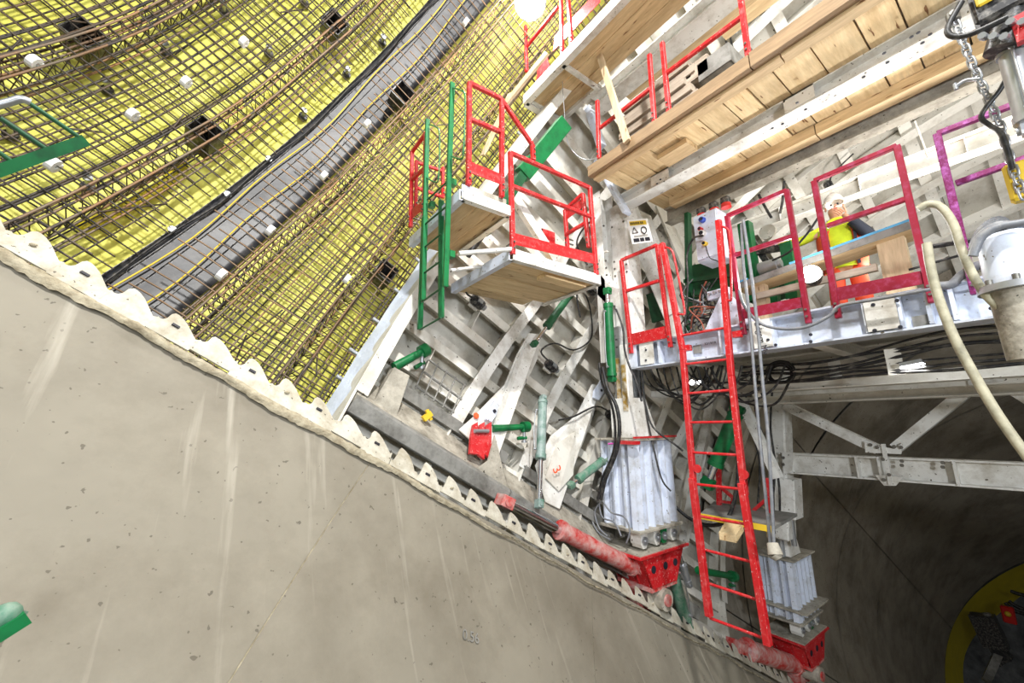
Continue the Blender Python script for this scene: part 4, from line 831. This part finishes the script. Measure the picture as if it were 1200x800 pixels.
V = [pp(0, 0, .95), pp(0, 0, 1.1), pp(0, 0, 1.28), pp(0, 0, 1.42), pp(0, .01, 1.49), pp(0, .03, 1.57), pp(0, .04, 1.66),
     pp(.17, 0, 1.38), pp(.42, .06, 1.3), pp(.66, .14, 1.27), pp(.72, .16, 1.27),
     pp(-.17, 0, 1.38), pp(-.27, .12, 1.13), pp(-.09, .24, 1.4), pp(-.05, .24, 1.46),
     pp(.1, 0, .88), pp(.12, .02, .5), pp(.12, -.02, .1), pp(.12, .12, .05),
     pp(-.1, 0, .88), pp(-.12, .02, .5), pp(-.12, -.02, .1), pp(-.12, .12, .05)]
E_ = [(0, 1), (1, 2), (2, 3), (3, 4), (4, 5), (5, 6), (3, 7), (7, 8), (8, 9), (9, 10), (3, 11), (11, 12), (12, 13), (13, 14), (0, 15), (15, 16), (16, 17), (17, 18), (0, 19), (19, 20), (20, 21), (21, 22)]
Rr = [.13, .12, .12, .1, .055, .078, .085, .065, .045, .03, .03, .065, .045, .03, .03, .09, .065, .045, .04, .09, .065, .045, .04]
skinned('body', V, E_, Rr, skin, wk)
for hb_, dirn, up_ in ((pp(.74, .17, 1.27), LD*.9+FD*.3, ZV), (pp(-.045, .24, 1.47), LD*.5+ZV*.8, FD)):
    dn = nrm(dirn); sd = nrm(np.cross(dn, up_))
    for i, (off, L) in enumerate(((-.03, .065), (-.01, .078), (.01, .075), (.028, .06))):
        a = hb_+sd*off; MB().path([a, a+dn*L*.5+up_*.005, a+dn*L-up_*.015], .009, 6, 3).build('finger', skin, wk)
    MB().path([hb_-dn*.02+sd*.03, hb_+sd*.055+dn*.02, hb_+sd*.06+dn*.05], .01, 6, 3).build('finger', skin, wk, label='thumb')
h = pp(0, .04, 1.66)
# face: eyes, nose, mouth, ears
for sgn in (-1, 1):
    MB().ball(h+FD*.082+LD*.032*sgn+ZV*.0, .012, 8, 6).build('eye', ink, wk); MB().ball(h+LD*.088*sgn-ZV*.01, .028, 8, 6, (.6, .4, 1)).build('ear', skin, wk)
MB().prism([h+FD*.08+ZV*.005, h+FD*.115-ZV*.03, h+FD*.08-ZV*.035+LD*.015, h+FD*.08-ZV*.035-LD*.015][:3], LD*-.02).build('nose', skin, wk)
MB().beam(h+FD*.083-ZV*.055-LD*.022, h+FD*.083-ZV*.055+LD*.022, .008, .008).build('mouth', darkred, wk)
mb = MB().grid(lambda u, v: h+ZV*.045+(LD*math.cos(2*math.pi*u)*.105+FD*math.sin(2*math.pi*u)*.125)*math.cos(v*math.pi/2)+ZV*.135*math.sin(v*math.pi/2), 20, 6)
mb.grid(lambda u, v: h+ZV*(.045-.005*v)+(LD*math.cos(2*math.pi*u)*(.105+.02*v)+FD*math.sin(2*math.pi*u)*(.125+(.045 if math.sin(2*math.pi*u) > 0 else .015)*v)), 20, 1)
mb.beam(h+ZV*.175-FD*.1, h+ZV*.175+FD*.1, .03, .02); mb.build('helmet', mat('white_helmet', srgb(236, 230, 222), .3, var=.02), wk, solid=.004)
def loft(rings, seg=16):
    mb = MB(); vs = []
    for l, f, z, a, b in rings:
        for k in range(seg): t = 2*math.pi*k/seg; vs.append(pp(l+a*math.cos(t), f+b*math.sin(t), z))
    n = len(rings); return mb.add(vs, [[i*seg+k, i*seg+(k+1) % seg, (i+1)*seg+(k+1) % seg, (i+1)*seg+k] for i in range(n-1) for k in range(seg)], True)
loft([(0, 0, .84, .2, .16), (0, 0, 1.0, .19, .155), (0, 0, 1.2, .21, .165), (0, 0, 1.36, .23, .155), (0, 0, 1.44, .16, .13), (0, .01, 1.5, .085, .085)]).build('shirt', hivisy, wk, solid=.004)
for sgn in (-1, 1):
    mb = MB(); sh_ = []
    for i in range(9):
        z = .82+.62*i/8; w = .215+.02*math.sin(i/8*3.1)
        for k in range(9):
            t = math.radians(28+152*k/8) if sgn > 0 else math.radians(-28-152*k/8)
            sh_.append(pp(w*math.sin(t)*(1 if i < 7 else 1-.25*(i-6)), .178*math.cos(t)*(1 if i < 7 else .8), z))
    mb.add(sh_, [[i*9+k, i*9+k+1, (i+1)*9+k+1, (i+1)*9+k] for i in range(8) for k in range(8)], True); mb.build('vest_panel', hiviso, wk, solid=.006)
    MB().prism([pp(sgn*.105, .175, .84), pp(sgn*.135, .17, .84), pp(sgn*.15, .165, 1.36), pp(sgn*.12, .17, 1.36)], FD*.012).build('vest_strap', navy, wk)
MB().path([pp(.17, 0, 1.4), pp(.3, .03, 1.34), pp(.42, .06, 1.3), pp(.62, .12, 1.27)], .058, 10).build('sleeve', hivisy, wk)
MB().path([pp(-.17, 0, 1.4), pp(-.25, .06, 1.24), pp(-.275, .12, 1.13), pp(-.2, .18, 1.24), pp(-.12, .23, 1.36)], .058, 10).build('sleeve', navy, wk)
MB().ball(pp(.7, .15, 1.27), .055, 10, 8).build('cuff', navy, wk)
for sgn in (-1, 1): MB().path([pp(sgn*.09, 0, .9), pp(sgn*.115, .02, .5), pp(sgn*.12, -.02, .08)], .085, 12).build('trouser_leg', hiviso, wk); MB().ball(pp(sgn*.12, .05, .05), .1, 12, 8, (1.2, .6, .5)).build('boot', ink, wk)
# ================================================================== BENCH OVER THE WALKWAY
bn = thing('timber_shelf', (4.8, 1.5, 1.2), 'timber shelf with bright blue front edge on wooden posts behind the crimson guardrails', 'shelf')
e1, e2 = at(862, 340, X=4.75), at(1068, 268, X=4.75); e3 = at(1090, 276, X=5.1)
V_ = V3((.34, 0, 0))
MB().prism([e1, e2, e2+ZV*.03, e1+ZV*.03], V_).build('plank', wood_y, bn)
MB().beam(e1+ZV*.035-XV*.005, e2+ZV*.035-XV*.005, .012, .07).build('grey_edge', greysteel, bn)
MB().beam(e1*.62+e2*.38+ZV*.08-XV*.01, e2+ZV*.08-XV*.01, .012, .02).build('blue_strip', bluefoam, bn); MB().beam(e1+ZV*.08-XV*.01, e1*.9+e2*.1+ZV*.08-XV*.01, .012, .02).build('blue_strip', bluefoam, bn)
for (x, w, yt) in ((1037, .12, 276), (886, .08, 330)):
    p = at(x, yt, X=4.85); MB().box((4.85, p[1]-w, .95), (4.95, p[1]+w*.6, p[2]+.0)).build('post', wood_z, bn)
a, b = at(888, 347, X=4.8), at(1028, 313, X=4.8); MB().beam(a, b, .05, .07).build('lower_rail', wood_grey, bn)
MB().beam(at(877, 395, X=4.25), at(1100, 340, X=4.25), .06, .06).build('kick_rail', wood_grey, bn)
# ================================================================== GREEN MACHINERY BEHIND THE CABINET
gm = thing('power_unit', (5.4, 1.9, 1.3), 'green steel hydraulic power unit frame between the cabinet and the shelf', 'machine')
for (a, b, w) in (((873, 262), (886, 352), .14), ((922, 285), (930, 350), .12), ((905, 330), (908, 355), .1)): MB().chan(at(*a, X=5.4), at(*b, X=5.4), w, w, 1, .012, XV).build('post', green, gm)
MB().beam(at(858, 300, X=5.45), at(918, 290, X=5.45), .05, .08).build('cross_bar', plastic, gm); MB().beam(at(880, 280, X=5.5), at(915, 330, X=5.5), .06, .07).build('cross_bar', plastic, gm)
P = [at(x, y, X=5.5) for x, y in ((878, 355), (925, 340), (925, 305), (880, 320))]; MB().prism(P, (.3, 0, 0)).build('tank', dgreen, gm, bevel=.01)
p = at(903, 312, X=5.2); MB().tube(p-YV*.08, p+YV*.12, .08, seg=16).tube(p-YV*.12, p-YV*.08, .05, seg=16).build('pump', galv, gm)
p = at(900, 272, X=5.6); MB().tube(p, p-XV*.03, .1, seg=20).tube(p-XV*.03, p-XV*.04, .03, seg=10).build('round_cover', shellw, gm)
gb = thing('valve_rack', (5, 2.2, 1.5), 'dark green frame full of hoses under the control cabinet', 'machine')
for (a, b) in (((803, 330), (858, 322)), ((806, 250), (808, 395)), ((812, 345), (850, 338)), ((848, 320), (852, 390))): MB().beam(at(*a, X=4.75), at(*b, X=4.75), .05, .09, XV).build('bar', dgreen, gb)
P = [at(x, y, X=5.0) for x, y in ((805, 312), (860, 300), (860, 340), (806, 352))]; MB().prism(P, (.05, 0, 0)).build('panel', dgreen, gb)
P = [at(x, y, X=4.9) for x, y in ((757, 345), (775, 340), (782, 372), (764, 378))]; MB().prism(P, (.05, 0, 0)).build('panel', dgreen, gb)
kb = thing('valve_block', at(845, 345, X=4.35), 'small blue-grey valve block above the walkway beam by the ladder', 'valve'); p = V3(kb.location)
MB().box(p+(-.04, -.1, -.04), p+(.06, .14, .06)).build('body', bluew, kb, bevel=.008)
for i in range(4): MB().tube(p+(-.04, .1-.06*i, .02), p+(-.08, .1-.06*i, .02), .015, seg=8).build('fitting', galv, kb)
P = [at(x, y, X=4.3) for x, y in ((826, 386), (848, 338), (866, 355), (892, 375), (890, 380))]; o = MB().prism(P, (.02, 0, 0)).build('gusset_plate', bluew); tag(o, 'bluish triangular stiffening plate standing on the walkway beam behind the ladder', 'plate')
# ================================================================== CABLES AND HOSES
ORD = 'first second third fourth fifth sixth seventh eighth ninth tenth eleventh twelfth thirteenth'.split()
def cable(name, label, pts, X, r, m, group=None, cat='cable', seg=6):
    Q = [at(x, y, X=(X if not isinstance(X, (list, tuple)) else X[0]+(X[1]-X[0])*i/(len(pts)-1))) for i, (x, y) in enumerate(pts)]
    o = MB().path(Q, r, seg).build(name, m); return tag(o, label, cat, group)
rc = random.Random(21)
# tangle under the cabinet
for i in range(16):
    x0 = rc.uniform(806, 850); y0 = rc.uniform(325, 345); x1 = rc.uniform(802, 852)
    m = (black, black, black, greyhose, cable_orange)[i % 5]
    n = {id(black): 'black', id(greyhose): 'grey', id(cable_orange): 'brown-orange'}[id(m)]
    cable('loose_cable', n+' cable in the tangle hanging under the control cabinet', [(x0, y0), (x0+rc.uniform(-12, 12), y0+18), (rc.uniform(806, 850), rc.uniform(355, 375)), (x1+rc.uniform(-12, 12), rc.uniform(370, 385)), (x1, rc.uniform(388, 396))], rc.uniform(4.3, 4.6), rc.uniform(.006, .012), m, n+' cables under the cabinet')
# drooping loops below beam left of ladder
for i in range(12):
    x0 = 745+i*8; x1 = x0+rc.uniform(50, 105); dp = rc.uniform(10, 42)
    cable('hanging_cable', ORD[i]+' black cable loop from the near column, under the beam behind the red ladder', [(x0, 430), ((x0*.85+x1*.15), 436+dp*.6), ((x0+x1)/2, 438+dp), ((x0*.15+x1*.85), 436+dp*.6), (x1, 428)], rc.uniform(4.25, 4.7), rc.uniform(.009, .017), black, 'looping black cables under the beam')
# trunk of cables under the walkway
for i in range(7):
    yb = 446-i*4+rc.uniform(-2, 2); ye = 432-i*7.5+rc.uniform(-3, 3)
    cable('trunk_cable', ORD[i]+' black cable from the bottom of the long bundle under the walkway beam', [(868, yb+6), (905, yb+4+rc.uniform(-3, 3)), (950, yb+rc.uniform(-4, 4)), (1000, yb-6+rc.uniform(-3, 3)), (1060, (yb+ye)/2-4+rc.uniform(-3, 3)), (1120, ye+rc.uniform(-5, 5)), (1215, ye-8)], [4.7, 4.4], rc.uniform(.008, .016), black, 'bundled black cables under the walkway')
for i in range(3):
    r0 = 17-i*2; cable('coiled_cable', ('outermost', 'middle', 'innermost')[i]+' black cable coil where the farther column meets the walkway', [(915+r0*math.cos(a), 436+r0*.75*math.sin(a)+i) for a in np.linspace(0, 6.1, 12)], 4.6+.04*i, .012, black, 'coiled black cables by the farther column')
for i, (pts, r) in enumerate((([(925, 447), (912, 470), (895, 476), (870, 470), (858, 455)], .012), ([(880, 440), (896, 470), (900, 520), (906, 580), (905, 620)], .012), ([(888, 440), (885, 480), (898, 520), (912, 560), (914, 610)], .01), ([(872, 450), (880, 500), (890, 540), (888, 590)], .01), ([(905, 455), (903, 500), (908, 545), (905, 600), (908, 625)], .01))):
    cable('column_cable', ('black cable swinging from the coil towards the ladder', 'first black cable running down the farther column', 'second black cable running down the farther column', 'black cable hanging left of the farther column', 'third black cable running down the farther column')[i], pts, 4.8+.1*i if i < 1 else 6.6, r*(1 if i < 1 else 1.5), black)
cable('control_cable', 'left grey cable hanging from the guardrail down beside the ladder', [(869, 262), (871, 310), (878, 370), (884, 440), (890, 510), (897, 580), (903, 640)], 3.75, .014, greyhose)
cable('control_cable', 'right grey cable hanging from the guardrail down beside the ladder', [(871, 258), (880, 320), (888, 385), (893, 440), (900, 510), (904, 580), (907, 642)], 3.72, .014, greyhose)
o = MB().tube(at(905, 636, X=3.72), at(909, 650, X=3.7), .04, .055, 14).tube(at(909, 650, X=3.7), at(913, 655, X=3.7), .05, .03, 14).build('cable_plug', cement); tag(o, 'mud-caked plug at the lower end of the grey cables', 'plug')
cable('sagging_hose', 'dark grey hose sagging along the front of the bluish beam', [(866, 340), (872, 358), (890, 378), (915, 385), (945, 383), (972, 370), (985, 358), (1030, 350), (1095, 338)], 3.88, .013, greyhose, None, 'hose')
cable('ladder_cable', 'black hose drooping behind the lower half of the red ladder', [(863, 470), (865, 540), (862, 580), (850, 610), (828, 615), (806, 606), (788, 590)], 4.9, .022, black)
cable('leg_hose', 'thick black hose snaking down the front of the near leg', [(706, 430), (712, 455), (722, 475), (726, 500), (722, 530), (710, 560), (704, 585)], [3.7, 3.75], .022, black, None, 'hose', 8)
cable('leg_hose', 'second black hose beside the thick one on the near leg', [(702, 425), (706, 450), (717, 475), (721, 505), (718, 532), (706, 560), (700, 588)], [3.75, 3.8], .016, black, None, 'hose')
for i, p_ in enumerate(([(704, 588), (697, 600), (702, 618), (712, 628)], [(706, 586), (716, 600), (732, 606), (738, 622), (734, 636)], [(702, 590), (706, 606), (720, 612), (728, 628)], [(690, 600), (700, 622), (715, 632)])):
    cable('hydraulic_line', ('leftmost', 'rightmost looping', 'middle', 'lowest')[i]+' grey hydraulic line at the foot of the near leg', p_, 3.78, .01, greyhose)
for i, pts in enumerate(([(750, 400), (740, 430), (755, 470), (765, 500), (790, 520), (800, 528)], [(752, 430), (757, 480), (765, 520), (775, 560), (786, 575)], [(748, 430), (745, 480), (752, 520)])):
    cable('drop_cable', ('long black cable curving from the beam end to the ladder', 'black cable dropping right of the near column', 'short black cable right beside the near column')[i], pts, 4.2, .011, black)
cable('column_hose', 'black hose curving down beside the green cylinder on the near column', [(722, 362), (730, 385), (732, 410), (738, 430), (745, 445), (752, 470)], 3.75, .013, black, None, 'hose')
cable('platform_cable', 'black cable at the back right corner of the lower platform', [(697, 255), (682, 270), (676, 285), (682, 300), (688, 310)], 3.5, .012, black)
cable('air_hose', 'long beige hose arching over the magenta guardrail to the right edge', [(1076, 245), (1088, 239), (1103, 243), (1117, 262), (1127, 292), (1140, 322), (1158, 348), (1180, 365), (1215, 376)], 3.3, .021, beige, None, 'hose', 10)
cable('air_hose', 'beige hose hanging from the beam down to the lower right edge', [(1086, 285), (1092, 320), (1102, 355), (1118, 395), (1142, 440), (1172, 490), (1215, 550)], 3.25, .022, beige, None, 'hose', 10)
cable('overhead_cable', 'black cable curving behind the crimson guardrails above the lamp', [(905, 305), (925, 295), (945, 275), (962, 250)], 5.0, .012, black)
cable('overhead_cable', 'short black cable pair hanging behind the guardrail next to the cabinet', [(889, 228), (898, 245), (904, 255)], 4.8, .014, black)
cable('overhead_cable', 'black cable hanging straight behind the guardrail corner', [(919, 212), (917, 235), (914, 250)], 4.6, .014, black)
cable('right_hose', 'black pipe crossing behind the magenta guardrail to the right', [(1085, 290), (1110, 286), (1145, 280), (1175, 268), (1215, 262)], 4.3, .018, black, None, 'hose')
cable('right_hose', 'lower black cable crossing towards the white filter at right', [(1065, 316), (1100, 306), (1150, 292)], 4.3, .01, black, None, 'hose')
cable('right_hose', 'thick dark hose lying on the walkway beam at the right', [(1095, 335), (1115, 333), (1130, 320), (1150, 310), (1165, 318)], 4.0, .03, greyhose, None, 'hose', 8)
for i in range(4): cable('filter_hose', ORD[i]+' dark grey hose from the front wrapped over the white filter at right edge', [(1140, 300-i*4), (1150, 278-i*3), (1170, 266-i*3), (1190, 262+i*2), (1215, 258+i*5)], 3.2+.08*i, .02, greyhose, 'grey hoses over the filter', 'hose')
# ---- filter, chain, hoist at the right
ft = thing('air_filter', at(1180, 330, X=3.35), 'large white cylindrical filter on a grey drum at the right edge', 'filter')
T_ = at(1181, 280, X=3.35); B_ = at(1194, 333, X=3.35); dd_ = nrm(B_-T_)
MB().tube(T_, B_, .115, seg=28).tube(T_-dd_*.025, T_, .09, .115, 28).build('canister', bluew, ft); MB().tube(B_, B_+dd_*.035, .15, seg=28).build('flange', galv, ft)
MB().tube(B_+dd_*.035, B_+dd_*.4, .115, .1, 28).build('drum', cement, ft, label='stained grey lower drum')
for i in range(8): t = i*math.pi/4; MB().hex(B_+np.array([math.cos(t), math.sin(t), 0])*.132-dd_*.0, -dd_, .014, .03).build('flange_bolt', bolt, ft)
ch = thing('hanging_chain', at(1117, 18, X=3.35), 'long steel chain hanging from the overhead beam before the magenta guardrail', 'chain')
cp = [at(*q, X=3.35) for q in ((1117, 20), (1138, 72), (1146, 90), (1160, 120), (1174, 152), (1183, 185), (1199, 232))]
seglen = np.cumsum([0]+[np.linalg.norm(cp[i+1]-cp[i]) for i in range(len(cp)-1)])
s_ = 0; i = 0
while s_ < seglen[-1]-.04:
    f = lambda s: np.array([np.interp(s, seglen, [c[k] for c in cp]) for k in range(3)])
    a, b = f(s_), f(s_+.05); m_ = (a+b)/2; d_ = nrm(b-a); n_ = nrm(np.cross(d_, XV)); n_ = n_ if i % 2 else nrm(np.cross(d_, n_))
    n_ = nrm(n_*.8+nrm(np.cross(d_, n_))*.5)
    pts = [m_+d_*.034*math.copysign(1, math.cos(t))*min(1, abs(math.cos(t))*1.6)+n_*.017*math.sin(t)*1.0 for t in np.linspace(0, 2*math.pi, 12, endpoint=False)]
    MB().path(pts, .0062, 6, 1, True).build('link', galv, ch); s_ += .046; i += 1
o = MB().tube(cp[0]+ZV*.03, cp[0]-ZV*.03, .03, seg=10).tube(cp[0]-XV*.05, cp[0]+XV*.05, .012, seg=8).build('shackle', bolt, ch)
p = at(1138, 95, X=3.33); MB().path([p+(0, .06, .01), p+(0, .02, .02), p+(0, -.03, -.01)], .01, 6).tube(p+(0, .06, -.01), p+(0, .06, .03), .01).build('hook', galv, ch)
hk = thing('yellow_hook_block', at(1192, 212, X=3.4), 'yellow and orange hook block behind the chain at the right edge', 'hook'); p = V3(hk.location)
MB().box(p+(-.04, -.06, -.12), p+(.04, .04, .1)).build('block', yellowc, hk, bevel=.015); MB().box(p+(-.03, -.12, -.02), p+(.03, -.06, .08)).build('side_cheek', orange, hk, bevel=.01)
hs = thing('hoist_motor', at(1172, 22, X=3.0), 'black hoist motor with cables in the top right corner', 'hoist'); p = V3(hs.location)
MB().box(p+(-.08, -.1, -.02), p+(.1, .08, .25)).build('body', plastic, hs, bevel=.015); MB().tube(p+(0, .02, -.18), p+(0, -.04, -.02), .07, seg=14).build('drum', plastic, hs)
for i in range(5): MB().tube(p+(-.06, .06-.03*i, -.1-.03*(i % 3)), p+(-.11, .07-.03*i, -.11-.03*(i % 3)), .016, seg=8).build('bolt', galv, hs)
MB().box(p+(-.1, -.05, .06), p+(-.08, .06, .16)).build('yellow_plate', yellowc, hs, bevel=.01)
MB().path([p+(-.08, .1, .15), p+(-.1, .17, .02), p+(-.1, .12, -.06), p+(-.1, -.02, -.08)], .014, 7).path([p+(-.1, -.02, .16), p+(-.12, -.1, .1), p+(-.12, -.16, .02)], .02, 7).build('cable', black, hs)
MB().box(at(1192, 25, X=2.95)+(-.02, -.06, -.12), at(1192, 25, X=2.95)+(.02, .02, .02)).build('red_cover', red, hs)
o = ram('lifting_cylinder', 'pale silver cylinder hanging below the black hoist at top right', at(1208, 140, X=3.05), at(1184, 52, X=3.05), .05, galv, .02)
cable('hoist_cable', 'black cable swinging from the hoist past the chain', [(1186, 42), (1183, 80), (1172, 105), (1156, 125), (1150, 138), (1160, 147), (1172, 155), (1180, 175), (1186, 198)], 3.3, .012, black)
# ================================================================== SMALL PLATFORM BEHIND THE LADDER
sp_ = thing('step_platform', (5.2, 2.6, -1), 'small grey steel platform with yellow edge and red brackets behind the ladder', 'platform')
A, B, C_, D_ = at(820, 602, X=4.7), at(900, 618, X=4.7), at(903, 603, X=5.4), at(838, 590, X=5.4); z = A[2]
MB().prism([(4.7, A[1], z), (4.7, B[1]-.05, z), (5.6, B[1]+.05, z), (5.6, A[1]+.3, z)], (0, 0, -.03)).build('plate', greysteel, sp_)
MB().beam((4.69, A[1], z-.02), (4.69, B[1]-.05, z-.02), .015, .06).build('yellow_edge', yellowc, sp_)
for (x, y0, y1, s) in ((842, 545, 594, 1), (900, 560, 607, -1)):
    MB().beam(at(x, y0, X=5.4), at(x+1, y1, X=5.4), .05, .05).beam(at(x+2*s, y0+25, X=5.4), at(x+17*s, y0+38, X=5.4), .035, .035).beam(at(x+17*s, y0+38, X=5.4), at(x+17*s, y0+50, X=5.4), .035, .035).beam(at(x, y0+42, X=5.4), at(x+17*s, y0+44, X=5.4), .035, .03).build('bracket_%s' % ('frame'), red, sp_)
tb_ = at(858, 622, X=4.45); o = MB().prism([at(843, 632, X=4.45), at(863, 636, X=4.45), at(872, 622, X=4.7), at(852, 617, X=4.7)], (0, 0, .07)).build('timber_block', wood_x, None, bevel=.004); tag(o, 'pale sawn timber block at the edge of the small platform behind the ladder', 'timber')
# ---- green ladder section at far left and bracket at lower left
gfm = thing('ladder_section', at(60, 180, X=.7), 'green angle-iron frame with thin rungs entering at the left edge', 'frame')
def lf(x, y, k=2.6): return nrm(RW @ _c(x, y))*k
a, b = lf(-40, 214), lf(101, 164)
MB().beam(a, b, .042, .012, nrm(a)).beam(a+ZV*.006+nrm(a)*.025, b+ZV*.006+nrm(a)*.025, .012, .03, nrm(a)).build('angle_bar', green, gfm)
for p, q in (((30, 118), (92, 160)), ((0, 138), (55, 175)), ((-20, 165), (15, 190))): MB().tube(lf(*p), lf(*q), .009, seg=8).build('rung', dgreen, gfm)
MB().path([lf(-20, 128), lf(10, 120), lf(25, 116), lf(36, 120)], .014, 8).build('end_loop', galv, gfm)
gk = thing('green_bracket', lf(8, 730, 1.6), 'chipped green steel bracket at the lower left edge before the concrete', 'bracket')
P = [lf(x, y, 1.7) for x, y in ((-8, 712), (10, 712), (34, 716), (20, 735), (0, 752), (-10, 750))]; MB().prism(P, nrm(P[0])*.02).build('plate', teal, gk, bevel=.004)
MB().beam(lf(-5, 745, 1.65), lf(32, 722, 1.65), .03, .03).build('rib', green, gk); MB().ball(lf(6, 722, 1.66), .03, 8, 6).build('knob', teal, gk)
# ---- writing on the concrete
p = on_cyl(552, 746, 5.512); text_obj('chalk_number', '0.56', greysteel, p, on_cyl(562, 749, 5.512)-p, on_cyl(553, 738, 5.512)-p, .085, wall, .001)
# ---- long beams behind the guardrails
fb = thing('portal_beam', (7, 1.5, 3.2), 'long white steel beam crossing above and behind the crimson guardrails', 'beam')
a, b = at(870, 268, X=7), at(1200, 150, X=7); MB().ibeam((7, a[1]+.3, a[2]-.03), (7, -2.5, a[2]-.03), .2, .26, .02).build('main_beam', shellw, fb, bevel=.008)
MB().beam((7, 2.9, .5), (7, 2.9, a[2]), .22, .2, XV).build('column', white, fb)
for y in (2.2, 1.2, .2): MB().beam((6.95, y, a[2]-.14), (6.95, y, a[2]+.08), .012, .09, XV).build('stiffener', white, fb)
o = MB().tube(at(1072, 142, X=6.2), at(1088, 185, X=6.2), .01).build('conduit', shellw); tag(o, 'thin cream conduit dropping between the white beams at upper right', 'pipe')

# ================================================================== MACHINE ARM IN THE FAR CHAMBER
am = thing('machine_arm', at(1170, 770, X=22), 'dark hydraulic machine arm with round head in the far chamber at lower right', 'machine')
XF = dict(X=22.0)
MB().beam(at(1150, 720, **XF), at(1168, 758, **XF), .5, .6).build('boom', plastic, am); MB().beam(at(1160, 740, **XF), at(1176, 772, **XF), .35, .4).build('fore_arm', black, am)
MB().tube(at(1156, 718, **XF), at(1176, 764, **XF), .1).build('ram', greysteel, am); MB().tube(at(1158, 778, **XF), at(1168, 784, **XF), .55, .6, 18).build('head', greysteel, am)
MB().beam(at(1168, 765, **XF), at(1180, 775, **XF), .3, .5).build('bracket', plastic, am)
for i, pts in enumerate(([(1184, 692), (1195, 696), (1215, 700)], [(1178, 706), (1190, 716), (1215, 722)], [(1182, 704), (1195, 712), (1215, 716)])):
    cable('wall_cable', ('upper', 'lowest', 'middle')[i]+' dark cable on the rock of the far chamber at lower right', pts, 22.5, .06, black)
p = at(1182, 720, X=22); t = thing('small_lamp', p, 'tiny red-cased lamp on the rock in the far chamber', 'lamp'); MB().box(p+(-.1, -.15, -.25), p+(.1, .15, .25)).build('case', redbeacon, t, bevel=.03); MB().ball(p+(-.12, 0, .05), .08).build('bulb', yellowc, t)
